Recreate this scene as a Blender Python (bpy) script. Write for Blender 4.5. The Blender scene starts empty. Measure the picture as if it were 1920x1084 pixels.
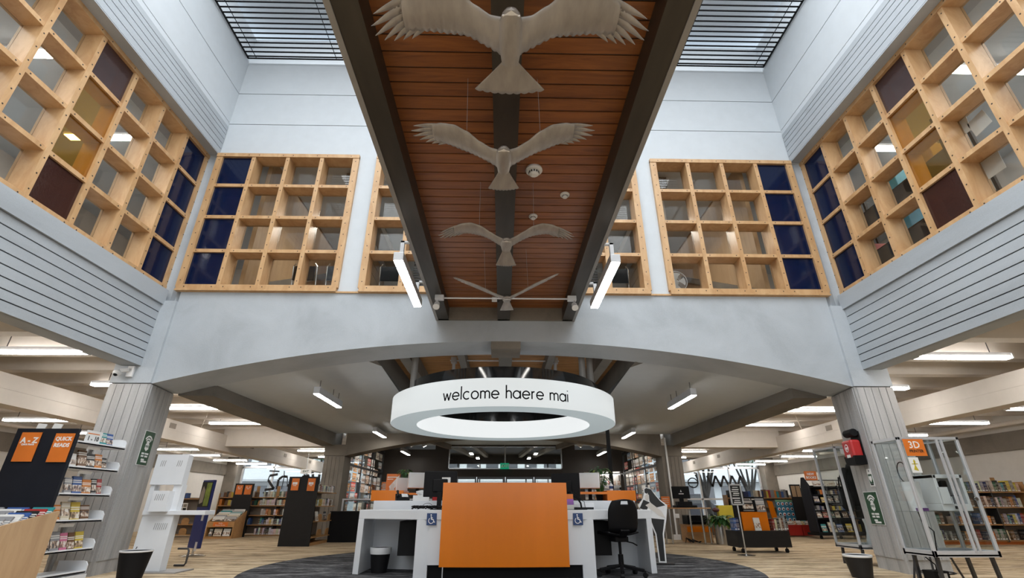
import bpy, bmesh, math, random
from mathutils import Vector, Matrix, noise as mnoise
R = random.Random(7)
SC = bpy.context.scene
COL = SC.collection
PI = math.pi
XC = 0.065                      # centre line of the hall

# ------------------------------------------------------------------ mesh builder
class MB:
    def __init__(s): s.v = []; s.f = []; s.m = []; s.cur = 0
    def mat(s, i): s.cur = i; return s
    def add(s, vs, fs):
        b = len(s.v); s.v += [tuple(p) for p in vs]
        for f in fs: s.f.append([b + i for i in f]); s.m.append(s.cur)
        return s
    def box(s, x0, x1, y0, y1, z0, z1):
        if x0 > x1: x0, x1 = x1, x0
        if y0 > y1: y0, y1 = y1, y0
        if z0 > z1: z0, z1 = z1, z0
        return s.add([(x0,y0,z0),(x1,y0,z0),(x1,y1,z0),(x0,y1,z0),(x0,y0,z1),(x1,y0,z1),(x1,y1,z1),(x0,y1,z1)],
                     [(0,3,2,1),(4,5,6,7),(0,1,5,4),(1,2,6,5),(2,3,7,6),(3,0,4,7)])
    def cbox(s, c, d, rot=None):
        hx, hy, hz = d[0]/2, d[1]/2, d[2]/2
        vs = [Vector((x,y,z)) for z in (-hz,hz) for x,y in ((-hx,-hy),(hx,-hy),(hx,hy),(-hx,hy))]
        if rot is not None: vs = [rot @ v for v in vs]
        return s.add([v + Vector(c) for v in vs], [(0,3,2,1),(4,5,6,7),(0,1,5,4),(1,2,6,5),(2,3,7,6),(3,0,4,7)])
    def prism(s, poly, a0, a1, axis='z'):
        n = len(poly)
        def P(u, v, a):
            return (u,v,a) if axis == 'z' else ((u,a,v) if axis == 'y' else (a,u,v))
        vs = [P(u,v,a0) for u,v in poly] + [P(u,v,a1) for u,v in poly]
        fs = [list(range(n))[::-1], list(range(n, 2*n))]
        fs += [(i, (i+1) % n, n+(i+1) % n, n+i) for i in range(n)]
        return s.add(vs, fs)
    def bar(s, p0, p1, w, h, up=(0,0,1)):
        p0, p1 = Vector(p0), Vector(p1); d = (p1-p0).normalized(); u = Vector(up)
        if abs(d.dot(u)) > .98: u = Vector((0,1,0))
        r = d.cross(u).normalized()*w/2; u = r.cross(d).normalized()*h/2
        vs = [p + a*r + b*u for p in (p0,p1) for a,b in ((-1,-1),(1,-1),(1,1),(-1,1))]
        return s.add(vs, [(0,1,2,3),(7,6,5,4),(0,4,5,1),(1,5,6,2),(2,6,7,3),(3,7,4,0)])
    def tube(s, pts, r, n=8, cap=True):
        pts = [Vector(p) for p in pts]; rs = r if isinstance(r, (list,tuple)) else [r]*len(pts)
        b = len(s.v); ref = None
        for i, p in enumerate(pts):
            d = (pts[min(i+1, len(pts)-1)] - pts[max(i-1, 0)]).normalized()
            if ref is None: ref = Vector((0,0,1)) if abs(d.z) < .9 else Vector((1,0,0))
            a = d.cross(ref).normalized(); c = a.cross(d).normalized(); ref = c
            for k in range(n):
                t = 2*PI*k/n; s.v.append(tuple(p + rs[i]*(math.cos(t)*a + math.sin(t)*c)))
        for i in range(len(pts)-1):
            for k in range(n):
                q = b+i*n; s.f.append([q+k, q+(k+1) % n, q+n+(k+1) % n, q+n+k]); s.m.append(s.cur)
        if cap:
            s.f.append([b+k for k in range(n)][::-1]); s.m.append(s.cur)
            q = b+(len(pts)-1)*n; s.f.append([q+k for k in range(n)]); s.m.append(s.cur)
        return s
    def lathe(s, prof, n=24, c=(0,0,0), cap=True):
        b = len(s.v)
        for r, z in prof:
            for k in range(n):
                t = 2*PI*k/n; s.v.append((c[0]+r*math.cos(t), c[1]+r*math.sin(t), c[2]+z))
        for i in range(len(prof)-1):
            for k in range(n):
                q = b+i*n; s.f.append([q+k, q+(k+1) % n, q+n+(k+1) % n, q+n+k]); s.m.append(s.cur)
        if cap:
            s.f.append([b+k for k in range(n)][::-1]); s.m.append(s.cur)
            q = b+(len(prof)-1)*n; s.f.append([q+k for k in range(n)]); s.m.append(s.cur)
        return s
    def grid(s, fn, nu, nv):
        b = len(s.v)
        for i in range(nu+1):
            for j in range(nv+1): s.v.append(tuple(fn(i/nu, j/nv)))
        for i in range(nu):
            for j in range(nv):
                q = b+i*(nv+1)+j; s.f.append([q, q+nv+1, q+nv+2, q+1]); s.m.append(s.cur)
        return s
    def sphere(s, c, r, n=12, sc=(1,1,1)):
        prof = [(max(1e-4, math.sin(PI*i/n))*r, -math.cos(PI*i/n)*r) for i in range(n+1)]
        b = len(s.v); s.lathe(prof, 2*n)
        for i in range(b, len(s.v)):
            x,y,z = s.v[i]; s.v[i] = (c[0]+x*sc[0], c[1]+y*sc[1], c[2]+z*sc[2])
        return s
    def xf(s, M, start=0):
        for i in range(start, len(s.v)): s.v[i] = tuple(M @ Vector(s.v[i]))
        return s

def link(o, parent=None):
    COL.objects.link(o)
    if parent is not None: o.parent = parent
    return o
def obj(name, mb, m, parent=None, smooth=False, bevel=0, solid=0, subsurf=0, color=None):
    me = bpy.data.meshes.new(name)
    if isinstance(mb, bpy.types.Mesh): me = mb
    else:
        me.from_pydata(mb.v, [], mb.f)
        me.polygons.foreach_set('material_index', mb.m)
        bm = bmesh.new(); bm.from_mesh(me); bmesh.ops.recalc_face_normals(bm, faces=bm.faces); bm.to_mesh(me); bm.free()
        me.update()
    for x in (m if isinstance(m, (list,tuple)) else [m]): me.materials.append(x)
    if smooth:
        me.polygons.foreach_set('use_smooth', [True]*len(me.polygons))
        me.set_sharp_from_angle(angle=math.radians(38))
    o = link(bpy.data.objects.new(name, me), parent)
    if solid:
        q = o.modifiers.new('solid', 'SOLIDIFY'); q.thickness = solid; q.offset = 0
    if subsurf:
        q = o.modifiers.new('sub', 'SUBSURF'); q.levels = q.render_levels = subsurf
    if bevel:
        q = o.modifiers.new('bev', 'BEVEL'); q.width = bevel; q.segments = 2; q.limit_method = 'ANGLE'
    if color is not None: o.color = (*color, 1)
    return o
def tag(o, label=None, cat=None, group=None, kind=None):
    if label: o['label'] = label
    if cat: o['category'] = cat
    if group: o['group'] = group
    if kind: o['kind'] = kind
    return o
def thing(name, label, cat, loc=(0,0,0), rz=0, group=None):
    o = link(bpy.data.objects.new(name, None)); o.empty_display_size = .1
    o.location = loc; o.rotation_euler = (0,0,rz)
    return tag(o, label, cat, group)
def struct(name, mb, m, parent=None, **k):
    o = obj(name, mb, m, parent, **k)
    if parent is None: o['kind'] = 'structure'
    return o
def dup(root, loc=None, rz=None, label=None, group=None, color=None):
    r = root.copy(); COL.objects.link(r)
    if loc is not None: r.location = loc
    if rz is not None: r.rotation_euler = (0,0,rz)
    if label: r['label'] = label
    if group: r['group'] = group
    if color: r.color = (*color, 1)
    for ch in list(root.children):
        c = ch.copy(); COL.objects.link(c); c.parent = r
        if color: c.color = (*color, 1)
        for g in list(ch.children):
            d = g.copy(); COL.objects.link(d); d.parent = c
    return r
def text_mb(txt, size, extrude=.0008, align='CENTER', bold=0, shear=0, sx=1):
    cu = bpy.data.curves.new('t', 'FONT'); cu.body = txt; cu.size = size; cu.extrude = extrude
    cu.align_x = align; cu.align_y = 'CENTER'; cu.offset = bold; cu.shear = shear; cu.resolution_u = 2
    o = bpy.data.objects.new('t', cu); COL.objects.link(o)
    dg = bpy.context.evaluated_depsgraph_get(); dg.update()
    me = bpy.data.meshes.new_from_object(o.evaluated_get(dg))
    mb = MB(); mb.add([(v.co.x*sx, v.co.y, v.co.z) for v in me.vertices], [list(p.vertices) for p in me.polygons])
    bpy.data.objects.remove(o); bpy.data.curves.remove(cu); bpy.data.meshes.remove(me)
    return mb
def frameM(o, right, up):
    r = Vector(right).normalized(); u = Vector(up).normalized(); n = r.cross(u)
    return Matrix(((r.x,u.x,n.x,o[0]),(r.y,u.y,n.y,o[1]),(r.z,u.z,n.z,o[2]),(0,0,0,1)))
def put_text(mb, txt, size, o, right=(1,0,0), up=(0,0,1), mat=0, **k):
    t = text_mb(txt, size, **k); t.xf(frameM(o, right, up)); c = mb.cur; mb.cur = mat
    mb.add(t.v, t.f); mb.cur = c; return mb

# ------------------------------------------------------------------ materials
def newmat(name):
    m = bpy.data.materials.new(name); m.use_nodes = True
    nt = m.node_tree; return m, nt, nt.nodes['Principled BSDF']
def ramp(nt, stops):
    r = nt.nodes.new('ShaderNodeValToRGB'); e = r.color_ramp.elements
    while len(e) < len(stops): e.new(.5)
    for x, (p, c) in zip(e, stops): x.position = p; x.color = (*c, 1)
    return r
def coords(nt, scale=(1,1,1), kind='Object', rot=(0,0,0)):
    t = nt.nodes.new('ShaderNodeTexCoord'); mp = nt.nodes.new('ShaderNodeMapping')
    mp.inputs['Scale'].default_value = scale; mp.inputs['Rotation'].default_value = rot
    nt.links.new(t.outputs[kind], mp.inputs['Vector']); return mp.outputs['Vector']
def noise(nt, vec, scale, detail=4, rough=.55, dist=0):
    n = nt.nodes.new('ShaderNodeTexNoise'); n.inputs['Scale'].default_value = scale
    n.inputs['Detail'].default_value = detail; n.inputs['Roughness'].default_value = rough
    n.inputs['Distortion'].default_value = dist; nt.links.new(vec, n.inputs['Vector']); return n.outputs['Fac']
def bump(nt, b, fac, strength=.2, dist=.01):
    n = nt.nodes.new('ShaderNodeBump'); n.inputs['Strength'].default_value = strength
    n.inputs['Distance'].default_value = dist; nt.links.new(fac, n.inputs['Height'])
    nt.links.new(n.outputs['Normal'], b.inputs['Normal'])
def plain(name, c, rough=.5, metal=0, var=.06, scale=6, stretch=(1,1,1), bmp=0, coat=0, spec=.5):
    m, nt, b = newmat(name)
    b.inputs['Roughness'].default_value = rough; b.inputs['Metallic'].default_value = metal
    b.inputs['Coat Weight'].default_value = coat; b.inputs['Specular IOR Level'].default_value = spec
    f = noise(nt, coords(nt, stretch), scale)
    lo = tuple(max(0, x*(1-var)) for x in c); hi = tuple(min(1, x*(1+var)) for x in c)
    r = ramp(nt, [(.3, lo), (.7, hi)]); nt.links.new(f, r.inputs['Fac'])
    nt.links.new(r.outputs['Color'], b.inputs['Base Color'])
    if bmp: bump(nt, b, f, bmp)
    return m
def concrete(name, c, streak=(1,1,1), var=.14):
    m, nt, b = newmat(name); b.inputs['Roughness'].default_value = .75
    v = coords(nt, streak); f1 = noise(nt, v, 1.3, 6, .6, .4); f2 = noise(nt, coords(nt), 60, 3)
    mx = nt.nodes.new('ShaderNodeMath'); mx.operation = 'MULTIPLY_ADD'; mx.inputs[1].default_value = .22; 
    nt.links.new(f2, mx.inputs[0]); nt.links.new(f1, mx.inputs[2])
    r = ramp(nt, [(.42, tuple(x*(1-var) for x in c)), (.62, c), (.85, tuple(min(1,x*(1+var*.7)) for x in c))])
    nt.links.new(mx.outputs[0], r.inputs['Fac']); nt.links.new(r.outputs['Color'], b.inputs['Base Color'])
    bump(nt, b, f2, .25, .004); return m
def wood(name, c, dark, scale=(1,1,1), rough=.45, s=3):
    m, nt, b = newmat(name); b.inputs['Roughness'].default_value = rough
    v = coords(nt, scale); f = noise(nt, v, s, 6, .65, 1.2)
    r = ramp(nt, [(.3, dark), (.62, c)]); nt.links.new(f, r.inputs['Fac'])
    nt.links.new(r.outputs['Color'], b.inputs['Base Color']); bump(nt, b, f, .08); return m
def glass(name, tint, rough=.02, ripple=0, rscale=40, body=0, bodyc=(0,0,0)):
    m = bpy.data.materials.new(name); m.use_nodes = True; nt = m.node_tree
    nt.nodes.remove(nt.nodes['Principled BSDF']); out = nt.nodes['Material Output']
    t = nt.nodes.new('ShaderNodeBsdfTransparent'); t.inputs['Color'].default_value = (*tint, 1)
    g = nt.nodes.new('ShaderNodeBsdfGlossy'); g.inputs['Roughness'].default_value = rough
    mx = nt.nodes.new('ShaderNodeMixShader'); fr = nt.nodes.new('ShaderNodeFresnel'); 
    ge = nt.nodes.new('ShaderNodeNewGeometry'); io = nt.nodes.new('ShaderNodeMapRange')   # thin pane: same reflectance from both faces
    io.inputs['To Min'].default_value = 1.45; io.inputs['To Max'].default_value = 1/1.45
    nt.links.new(ge.outputs['Backfacing'], io.inputs['Value']); nt.links.new(io.outputs['Result'], fr.inputs['IOR'])
    if ripple:
        f = noise(nt, coords(nt), rscale, 2); bp = nt.nodes.new('ShaderNodeBump'); bp.inputs['Strength'].default_value = ripple
        bp.inputs['Distance'].default_value = .01; nt.links.new(f, bp.inputs['Height'])
        nt.links.new(bp.outputs['Normal'], g.inputs['Normal']); nt.links.new(bp.outputs['Normal'], fr.inputs['Normal'])
    base = t.outputs[0]
    if body:
        df = nt.nodes.new('ShaderNodeBsdfDiffuse'); df.inputs['Color'].default_value = (*bodyc, 1)
        m2 = nt.nodes.new('ShaderNodeMixShader'); m2.inputs['Fac'].default_value = body
        nt.links.new(base, m2.inputs[1]); nt.links.new(df.outputs[0], m2.inputs[2]); base = m2.outputs[0]
    nt.links.new(fr.outputs['Fac'], mx.inputs['Fac']); nt.links.new(base, mx.inputs[1]); nt.links.new(g.outputs[0], mx.inputs[2])
    nt.links.new(mx.outputs[0], out.inputs['Surface']); return m
def emit(name, c, s):
    m, nt, b = newmat(name); b.inputs['Base Color'].default_value = (*[x*.35 for x in c], 1); b.inputs['Specular IOR Level'].default_value = .3
    b.inputs['Emission Color'].default_value = (*c, 1); b.inputs['Emission Strength'].default_value = s
    return m
def covered(name, rough=.45, amount=.55):
    """printed cover: the object's own colour broken up by blocky print"""
    m, nt, b = newmat(name); b.inputs['Roughness'].default_value = rough
    oi = nt.nodes.new('ShaderNodeObjectInfo')
    ad = nt.nodes.new('ShaderNodeVectorMath'); ad.operation = 'ADD'
    mu = nt.nodes.new('ShaderNodeVectorMath'); mu.operation = 'SCALE'; mu.inputs['Scale'].default_value = 31.
    cb = nt.nodes.new('ShaderNodeCombineXYZ'); nt.links.new(oi.outputs['Random'], cb.inputs[0]); nt.links.new(oi.outputs['Random'], cb.inputs[1])
    nt.links.new(cb.outputs[0], mu.inputs[0]); nt.links.new(mu.outputs[0], ad.inputs[0]); nt.links.new(coords(nt, (1,1,1), 'Generated'), ad.inputs[1])
    # bands of title, picture and author print whose layout shifts from cover to cover
    sp = nt.nodes.new('ShaderNodeSeparateXYZ'); tg = nt.nodes.new('ShaderNodeTexCoord'); nt.links.new(tg.outputs['Generated'], sp.inputs[0])
    sh = nt.nodes.new('ShaderNodeMath'); sh.operation = 'MULTIPLY_ADD'; sh.inputs[1].default_value = .16
    nt.links.new(oi.outputs['Random'], sh.inputs[0]); nt.links.new(sp.outputs['Z'], sh.inputs[2])
    bands = ramp(nt, [(0,(0,0,0)),(.10,(1,1,1)),(.13,(0,0,0)),(.26,(.5,.5,.5)),(.62,(0,0,0)),(.74,(1,1,1)),(.79,(0,0,0)),(.84,(1,1,1)),(.90,(0,0,0))]); bands.color_ramp.interpolation = 'CONSTANT'
    nt.links.new(sh.outputs[0], bands.inputs['Fac'])
    nz = nt.nodes.new('ShaderNodeTexNoise'); nz.inputs['Scale'].default_value = 4.5; nz.inputs['Detail'].default_value = 3; nt.links.new(ad.outputs[0], nz.inputs['Vector'])
    pic = ramp(nt, [(.36,(.05,.045,.05)),(.46,(.32,.20,.14)),(.54,(.62,.48,.36)),(.60,(.80,.78,.74))]); nt.links.new(nz.outputs['Fac'], pic.inputs['Fac'])
    def cmpn(v):
        n = nt.nodes.new('ShaderNodeMath'); n.operation = 'COMPARE'; n.inputs[1].default_value = v; n.inputs[2].default_value = .1
        nt.links.new(bands.outputs['Color'], n.inputs[0]); return n.outputs[0]
    def mixc(fac, a, bb, k=1):
        mx = nt.nodes.new('ShaderNodeMix'); mx.data_type = 'RGBA'
        mm = nt.nodes.new('ShaderNodeMath'); mm.operation = 'MULTIPLY'; mm.inputs[1].default_value = k; nt.links.new(fac, mm.inputs[0]); nt.links.new(mm.outputs[0], mx.inputs['Factor'])
        nt.links.new(a, mx.inputs[6])
        if isinstance(bb, tuple): mx.inputs[7].default_value = (*bb, 1)
        else: nt.links.new(bb, mx.inputs[7])
        return mx.outputs[2]
    c = mixc(cmpn(1), oi.outputs['Color'], (.82,.80,.76), amount)
    c = mixc(cmpn(.5), c, pic.outputs['Color'], amount)
    nt.links.new(c, b.inputs['Base Color']); return m
def painted(name, rough=.5):
    m, nt, b = newmat(name); b.inputs['Roughness'].default_value = rough
    oi = nt.nodes.new('ShaderNodeObjectInfo'); f = noise(nt, coords(nt), 9)
    r = ramp(nt, [(.3, (.9,.9,.9)), (.7, (1,1,1))]); nt.links.new(f, r.inputs['Fac'])
    mx = nt.nodes.new('ShaderNodeMix'); mx.data_type = 'RGBA'; mx.blend_type = 'MULTIPLY'; mx.inputs['Factor'].default_value = 1
    nt.links.new(oi.outputs['Color'], mx.inputs[6]); nt.links.new(r.outputs['Color'], mx.inputs[7])
    nt.links.new(mx.outputs[2], b.inputs['Base Color']); return m

def carpet():
    m, nt, b = newmat('carpet'); b.inputs['Roughness'].default_value = .95; b.inputs['Specular IOR Level'].default_value = .1
    f = noise(nt, coords(nt, (.5,4.6,1), rot=(0,0,.05)), 1.7, 8, .78, .3)
    r = ramp(nt, [(.36, (.10,.07,.05)), (.44, (.27,.20,.13)), (.495, (.52,.40,.26)), (.555, (.66,.53,.36)), (.62, (.48,.41,.33)), (.70, (.20,.16,.12))])
    nt.links.new(f, r.inputs['Fac'])
    f2 = noise(nt, coords(nt, (.7,2.6,1), rot=(0,0,-.1)), 2.3, 9, .85, .3)
    r2 = ramp(nt, [(.40, (.012,.012,.014)), (.48, (.045,.045,.048)), (.55, (.12,.12,.125)), (.64, (.28,.28,.285))]); nt.links.new(f2, r2.inputs['Fac'])
    t = nt.nodes.new('ShaderNodeTexCoord'); d = nt.nodes.new('ShaderNodeVectorMath'); d.operation = 'DISTANCE'
    d.inputs[1].default_value = (.03, 8.0, 0); nt.links.new(t.outputs['Object'], d.inputs[0])
    lt = nt.nodes.new('ShaderNodeMath'); lt.operation = 'LESS_THAN'; lt.inputs[1].default_value = 3.5
    nt.links.new(d.outputs['Value'], lt.inputs[0])
    mx = nt.nodes.new('ShaderNodeMix'); mx.data_type = 'RGBA'; nt.links.new(lt.outputs[0], mx.inputs['Factor'])
    nt.links.new(r.outputs['Color'], mx.inputs[6]); nt.links.new(r2.outputs['Color'], mx.inputs[7])
    nt.links.new(mx.outputs[2], b.inputs['Base Color'])
    bump(nt, b, noise(nt, coords(nt), 320, 2), .5, .004); return m

M = {}
M['carpet'] = carpet()
M['conc'] = concrete('concrete', (.43,.465,.50))
M['conc_band'] = concrete('concrete_boarded', (.40,.435,.47), (.3,.3,1.5))
M['conc_pil'] = concrete('concrete_pillar', (.42,.415,.41), (5,5,.35), .3)
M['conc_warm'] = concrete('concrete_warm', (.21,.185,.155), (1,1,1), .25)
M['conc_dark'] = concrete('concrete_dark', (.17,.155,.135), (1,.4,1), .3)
M['joint'] = plain('joint_shadow_gap', (.03,.03,.033), .9)
M['white'] = plain('white_paint', (.56,.60,.635), .6, var=.02)
M['cream'] = plain('cream_paint', (.70,.65,.595), .65, var=.03)
M['creamw'] = plain('pale_wall_paint', (.68,.655,.62), .65, var=.03)
M['pine'] = wood('pine', (.60,.385,.20), (.46,.26,.115), (1.5,1.5,.5), .4)
M['soffit'] = wood('stained_soffit', (.30,.105,.025), (.16,.05,.013), (.5,5,5), .38)
M['soffit_pale'] = wood('pale_soffit', (.50,.25,.09), (.32,.15,.05), (.5,5,5), .4)
M['bronze'] = plain('bronze_beam', (.052,.043,.033), .42, .35, var=.2, scale=3, stretch=(3,.5,3))
M['alu'] = plain('brushed_aluminium', (.60,.61,.63), .35, .35, var=.05)
M['steel'] = plain('stainless_steel', (.55,.55,.55), .22, 1, var=.05)
M['darksteel'] = plain('dark_steel', (.10,.10,.105), .35, .8)
M['greystrip'] = plain('grey_edge_strip', (.30,.29,.28), .5, .2)
M['black'] = plain('black_plastic', (.006,.006,.007), .45, var=.15, spec=.15)
M['blackmat'] = plain('matt_black', (.007,.007,.008), .6, var=.1, spec=.2)
M['navyboard'] = plain('charcoal_board', (.013,.015,.022), .55, var=.08, spec=.25)
M['charcoal'] = plain('charcoal_laminate', (.017,.016,.016), .5, var=.08, spec=.25)
M['darkwall'] = plain('dark_brown_wall', (.036,.028,.022), .55, var=.08)
M['whitelam'] = plain('white_laminate', (.72,.74,.77), .35, var=.01)
M['whiteplast'] = plain('white_plastic', (.76,.77,.78), .4, var=.02)
M['whitemetal'] = plain('white_powdercoat', (.74,.76,.79), .4, var=.02)
M['orange'] = plain('orange_gloss', (.74,.195,.008), .2, var=.05, scale=1.2, stretch=(3,1,.4), spec=.4)
M['orangesign'] = plain('orange_print', (.72,.19,.03), .4, var=.08, scale=4)
M['oak'] = wood('oak_veneer', (.56,.38,.22), (.46,.30,.17), (2.5,2.5,.4), .45)
M['oakshelf'] = wood('shelf_timber', (.50,.28,.11), (.36,.18,.07), (.6,4,4), .45)
M['redlam'] = plain('red_laminate', (.36,.02,.014), .4)
M['red'] = plain('red_case', (.45,.02,.02), .4)
M['blue'] = plain('navy_fabric', (.012,.022,.13), .6)
M['green'] = plain('dark_green_sign', (.016,.07,.03), .45, var=.25, scale=14)
M['ink'] = plain('black_ink', (.012,.012,.012), .5)
M['ringink'] = plain('ring_ink', (.008,.008,.009), .6, spec=.02)
M['inkwhite'] = plain('white_ink', (.85,.85,.85), .5)
M['signblue'] = plain('sign_blue', (.012,.045,.16), .4)
M['paper'] = plain('paper', (.78,.78,.77), .7, var=.04)
M['leaf'] = plain('leaf', (.035,.12,.03), .4, var=.4, scale=12)
M['leafy'] = plain('leaf_yellow', (.18,.24,.03), .4, var=.4, scale=12)
M['yellow'] = plain('yellow_upholstery', (.52,.42,.03), .6)
M['taupe'] = plain('taupe_base', (.26,.22,.18), .6)
M['bird'] = plain('frosted_metal', (.36,.335,.315), .4, .3, var=.18, scale=5, stretch=(3,1,1), bmp=.1)
M['birdedge'] = plain('frosted_metal_pale', (.74,.72,.70), .35, .3, var=.1)
M['grille'] = plain('black_grille_bar', (.008,.008,.009), .7, spec=.1)
M['book'] = covered('book_cloth', .5, .35)
M['cover'] = covered('printed_cover', .35, .9)
M['paint'] = painted('coloured_paint')
M['pages'] = plain('book_pages', (.72,.68,.58), .8)
M['glass'] = glass('clear_glass', (.93,.95,.95))
M['roomglass'] = glass('window_glass', (.90,.90,.88), rough=.03)
M['blueglass'] = glass('cobalt_glass', (.05,.10,.30), rough=.1, ripple=.06, rscale=30, body=.35, bodyc=(.012,.028,.105))
M['purpleglass'] = glass('plum_glass', (.42,.32,.32), rough=.12, ripple=.08, rscale=30, body=.3, bodyc=(.12,.08,.08))
M['amberglass'] = glass('amber_glass', (.80,.60,.26), rough=.06, ripple=.03, rscale=20, body=.12, bodyc=(.4,.28,.08))
M['redglass'] = glass('dark_red_glass', (.22,.10,.09), rough=.12, ripple=.12, rscale=30, body=.4, bodyc=(.09,.035,.03))
M['tube'] = emit('fluorescent_diffuser', (1,.955,.90), 30)
M['ledlamp'] = emit('led_diffuser', (1,.965,.91), 36)
M['ringface'] = emit('ring_lit_acrylic', (.93,.985,1), .66)
M['ringunder'] = emit('ring_under_acrylic', (.80,.93,.97), .42)
M['ringin'] = emit('ring_inner_acrylic', (.95,.99,1), .92)
M['ringblack'] = plain('ring_gloss_black', (.01,.011,.012), .08)
M['skylight'] = emit('skylight_diffuser', (.93,.97,1), 1.2)
M['exitgreen'] = emit('exit_sign_green', (.015,.42,.22), .55)
M['screen'] = emit('lit_screen', (.06,.06,.06), .3)
# ================================================================== SETTING
def X(s, d): return XC + s*d
YW = 6.9                       # atrium end wall

struct('floor', MB().add([(-14,-5,0),(14,-5,0),(14,24,0),(-14,24,0)], [(0,1,2,3)]), M['carpet'])

# ---------- end wall : arched concrete beam
def archz(x, zc, drop, half): return zc - drop*((x-XC)/half)**2
def arch_beam(name, zc, drop, half, y0, y1, ztop, m):
    n = 40; xs = [XC-half+2*half*i/n for i in range(n+1)]
    poly = [(x, archz(x, zc, drop, half)) for x in xs] + [(XC+half, ztop), (XC-half, ztop)]
    mb = MB(); N = len(xs)
    for y in (y0, y1): mb.v += [(x, y, archz(x, zc, drop, half)) for x in xs] + [(x, y, ztop) for x in xs]
    for i in range(n):
        a, b, c, d = i, i+1, N+i+1, N+i
        mb.f.append([a,b,c,d]); q = 2*N; mb.f.append([q+d,q+c,q+b,q+a])
        mb.f.append([b,a,q+a,q+b]); mb.f.append([d,c,q+c,q+d])
    mb.f += [[0,N,3*N,2*N],[N-1,3*N-1,4*N-1,2*N-1]]; mb.m = [0]*len(mb.f)
    return struct(name, mb, m)
arch_beam('wall_back_arch', 3.07, .67, 5.12, YW, 7.6, 3.86, M['conc'])
struct('wall_back_keystone', MB().box(-.18,.27,YW+.002,7.4,2.955,3.3), M['conc_warm'])  # browner concrete paints in the shade that falls under the bridge
mb = MB()                                   # white wall round and above the clerestory windows, in panels with shadow joints
mb.box(-5.5,5.63,7.12,7.2,6.58,9.6)
for z0, z1 in ((6.56,7.305),(7.32,8.075),(8.09,9.6)): mb.box(-5.5,5.63,YW+.03,7.12,z0,z1)
for x0, x1 in ((-2.64,-2.285),(-.42,.55),(2.355,2.675)): mb.box(x0,x1,YW+.02,7.2,3.86,6.57)
struct('wall_back', mb, M['white'])
struct('trim_1', MB().box(-5.06,5.2,YW-.02,7.2,3.845,3.872), M['pine'])

# ---------- windows
def window(name, o, u, n, cols, rows, cw, ch, panes, label):
    """o: lower left front corner, u: along, n: towards the hall"""
    root = thing(name, None, None); root['kind'] = 'structure'
    z0 = o[2]; Mx = Matrix(((u[0],n[0],0,o[0]),(u[1],n[1],0,o[1]),(0,0,1,z0),(0,0,0,1)))
    W, Hh, b = cols*cw, rows*ch, .034
    mb = MB()
    dark = MB()
    for i in range(cols+1):
        x = i*cw; e = .02 if i in (0, cols) else 0
        mb.box(x-b-e, x+b+e, -.24, .035, -.0, Hh+.0)
        for k in range(rows*3):
            z = (k+.5)*ch/3; dark.cbox((x, .0365, z), (.014,.003,.014))
    for j in range(rows+1):
        z = j*ch
        if j == 0: mb.box(-b, W+b, -.24, .042, -.05, .035); mb.box(-b, W+b, -.02, .06, -.075, -.05)
        elif j == rows: mb.box(-b-.02, W+b+.02, -.24, .045, Hh-.035, Hh+.04)
        else:
            for i in range(cols): mb.box(i*cw+b, (i+1)*cw-b, -.24, .026, z-.03, z+.03)
        for i in range(cols*2):
            x = (i//2)*cw + (.09 if i % 2 == 0 else cw-.09)
            dark.cbox((x, .0455 if j in (0,rows) else .0275, z + (0 if j else -.005)), (.014,.003,.014))
    mb.mat(1); mb.add(dark.v, dark.f)
    mb.xf(Mx)
    struct('window_frame', mb, [M['pine'], M['ink']], root)
    for i in range(cols):
        for j in range(rows):
            k = panes(i, rows-1-j)
            m, dpt, lab = {'c': ('roomglass', -.20, None), 'b': ('blueglass', -.005, 'cobalt blue pane'), 'p': ('purpleglass', -.005, 'plum pane'),
                      'a': ('amberglass', -.005, 'amber pane'), 'r': ('redglass', -.005, 'dark red rippled pane')}[k]
            q = MB().box(i*cw+b, (i+1)*cw-b, dpt-.006, dpt, j*ch+.03, (j+1)*ch-.03).xf(Mx)
            g = struct('pane', q, M[m], root)
            if lab: g['label'] = lab
    return root
zs = 3.93
window('window_1', (-5.10,YW,zs), (1,0), (0,-1), 4, 4, .607, .65, lambda i,j: 'b' if i == 0 else 'c', '')
window('window_2', (-2.25,YW,zs), (1,0), (0,-1), 3, 4, .607, .65, lambda i,j: 'c', '')
window('window_3', (.50,YW,zs), (1,0), (0,-1), 3, 4, .607, .65, lambda i,j: 'c', '')
window('window_4', (2.71,YW,zs), (1,0), (0,-1), 4, 4, .625, .65, lambda i,j: 'b' if i == 3 else 'c', '')
def sidepat(c, r):
    if c == 0: return 'b'
    if c == 3: return 'paar'[r]
    if c == 8: return 'ppaa'[r]
    return 'c'
window('window_5', (XC-5.44, 6.93-12*.61, zs), (0,1), (1,0), 12, 4, .61, .65, lambda i,j: sidepat(11-i, j), '')
window('window_6', (XC+5.44, 6.93-12*.61, zs), (0,1), (-1,0), 12, 4, .61, .65, lambda i,j: sidepat(11-i, j), '')

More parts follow.
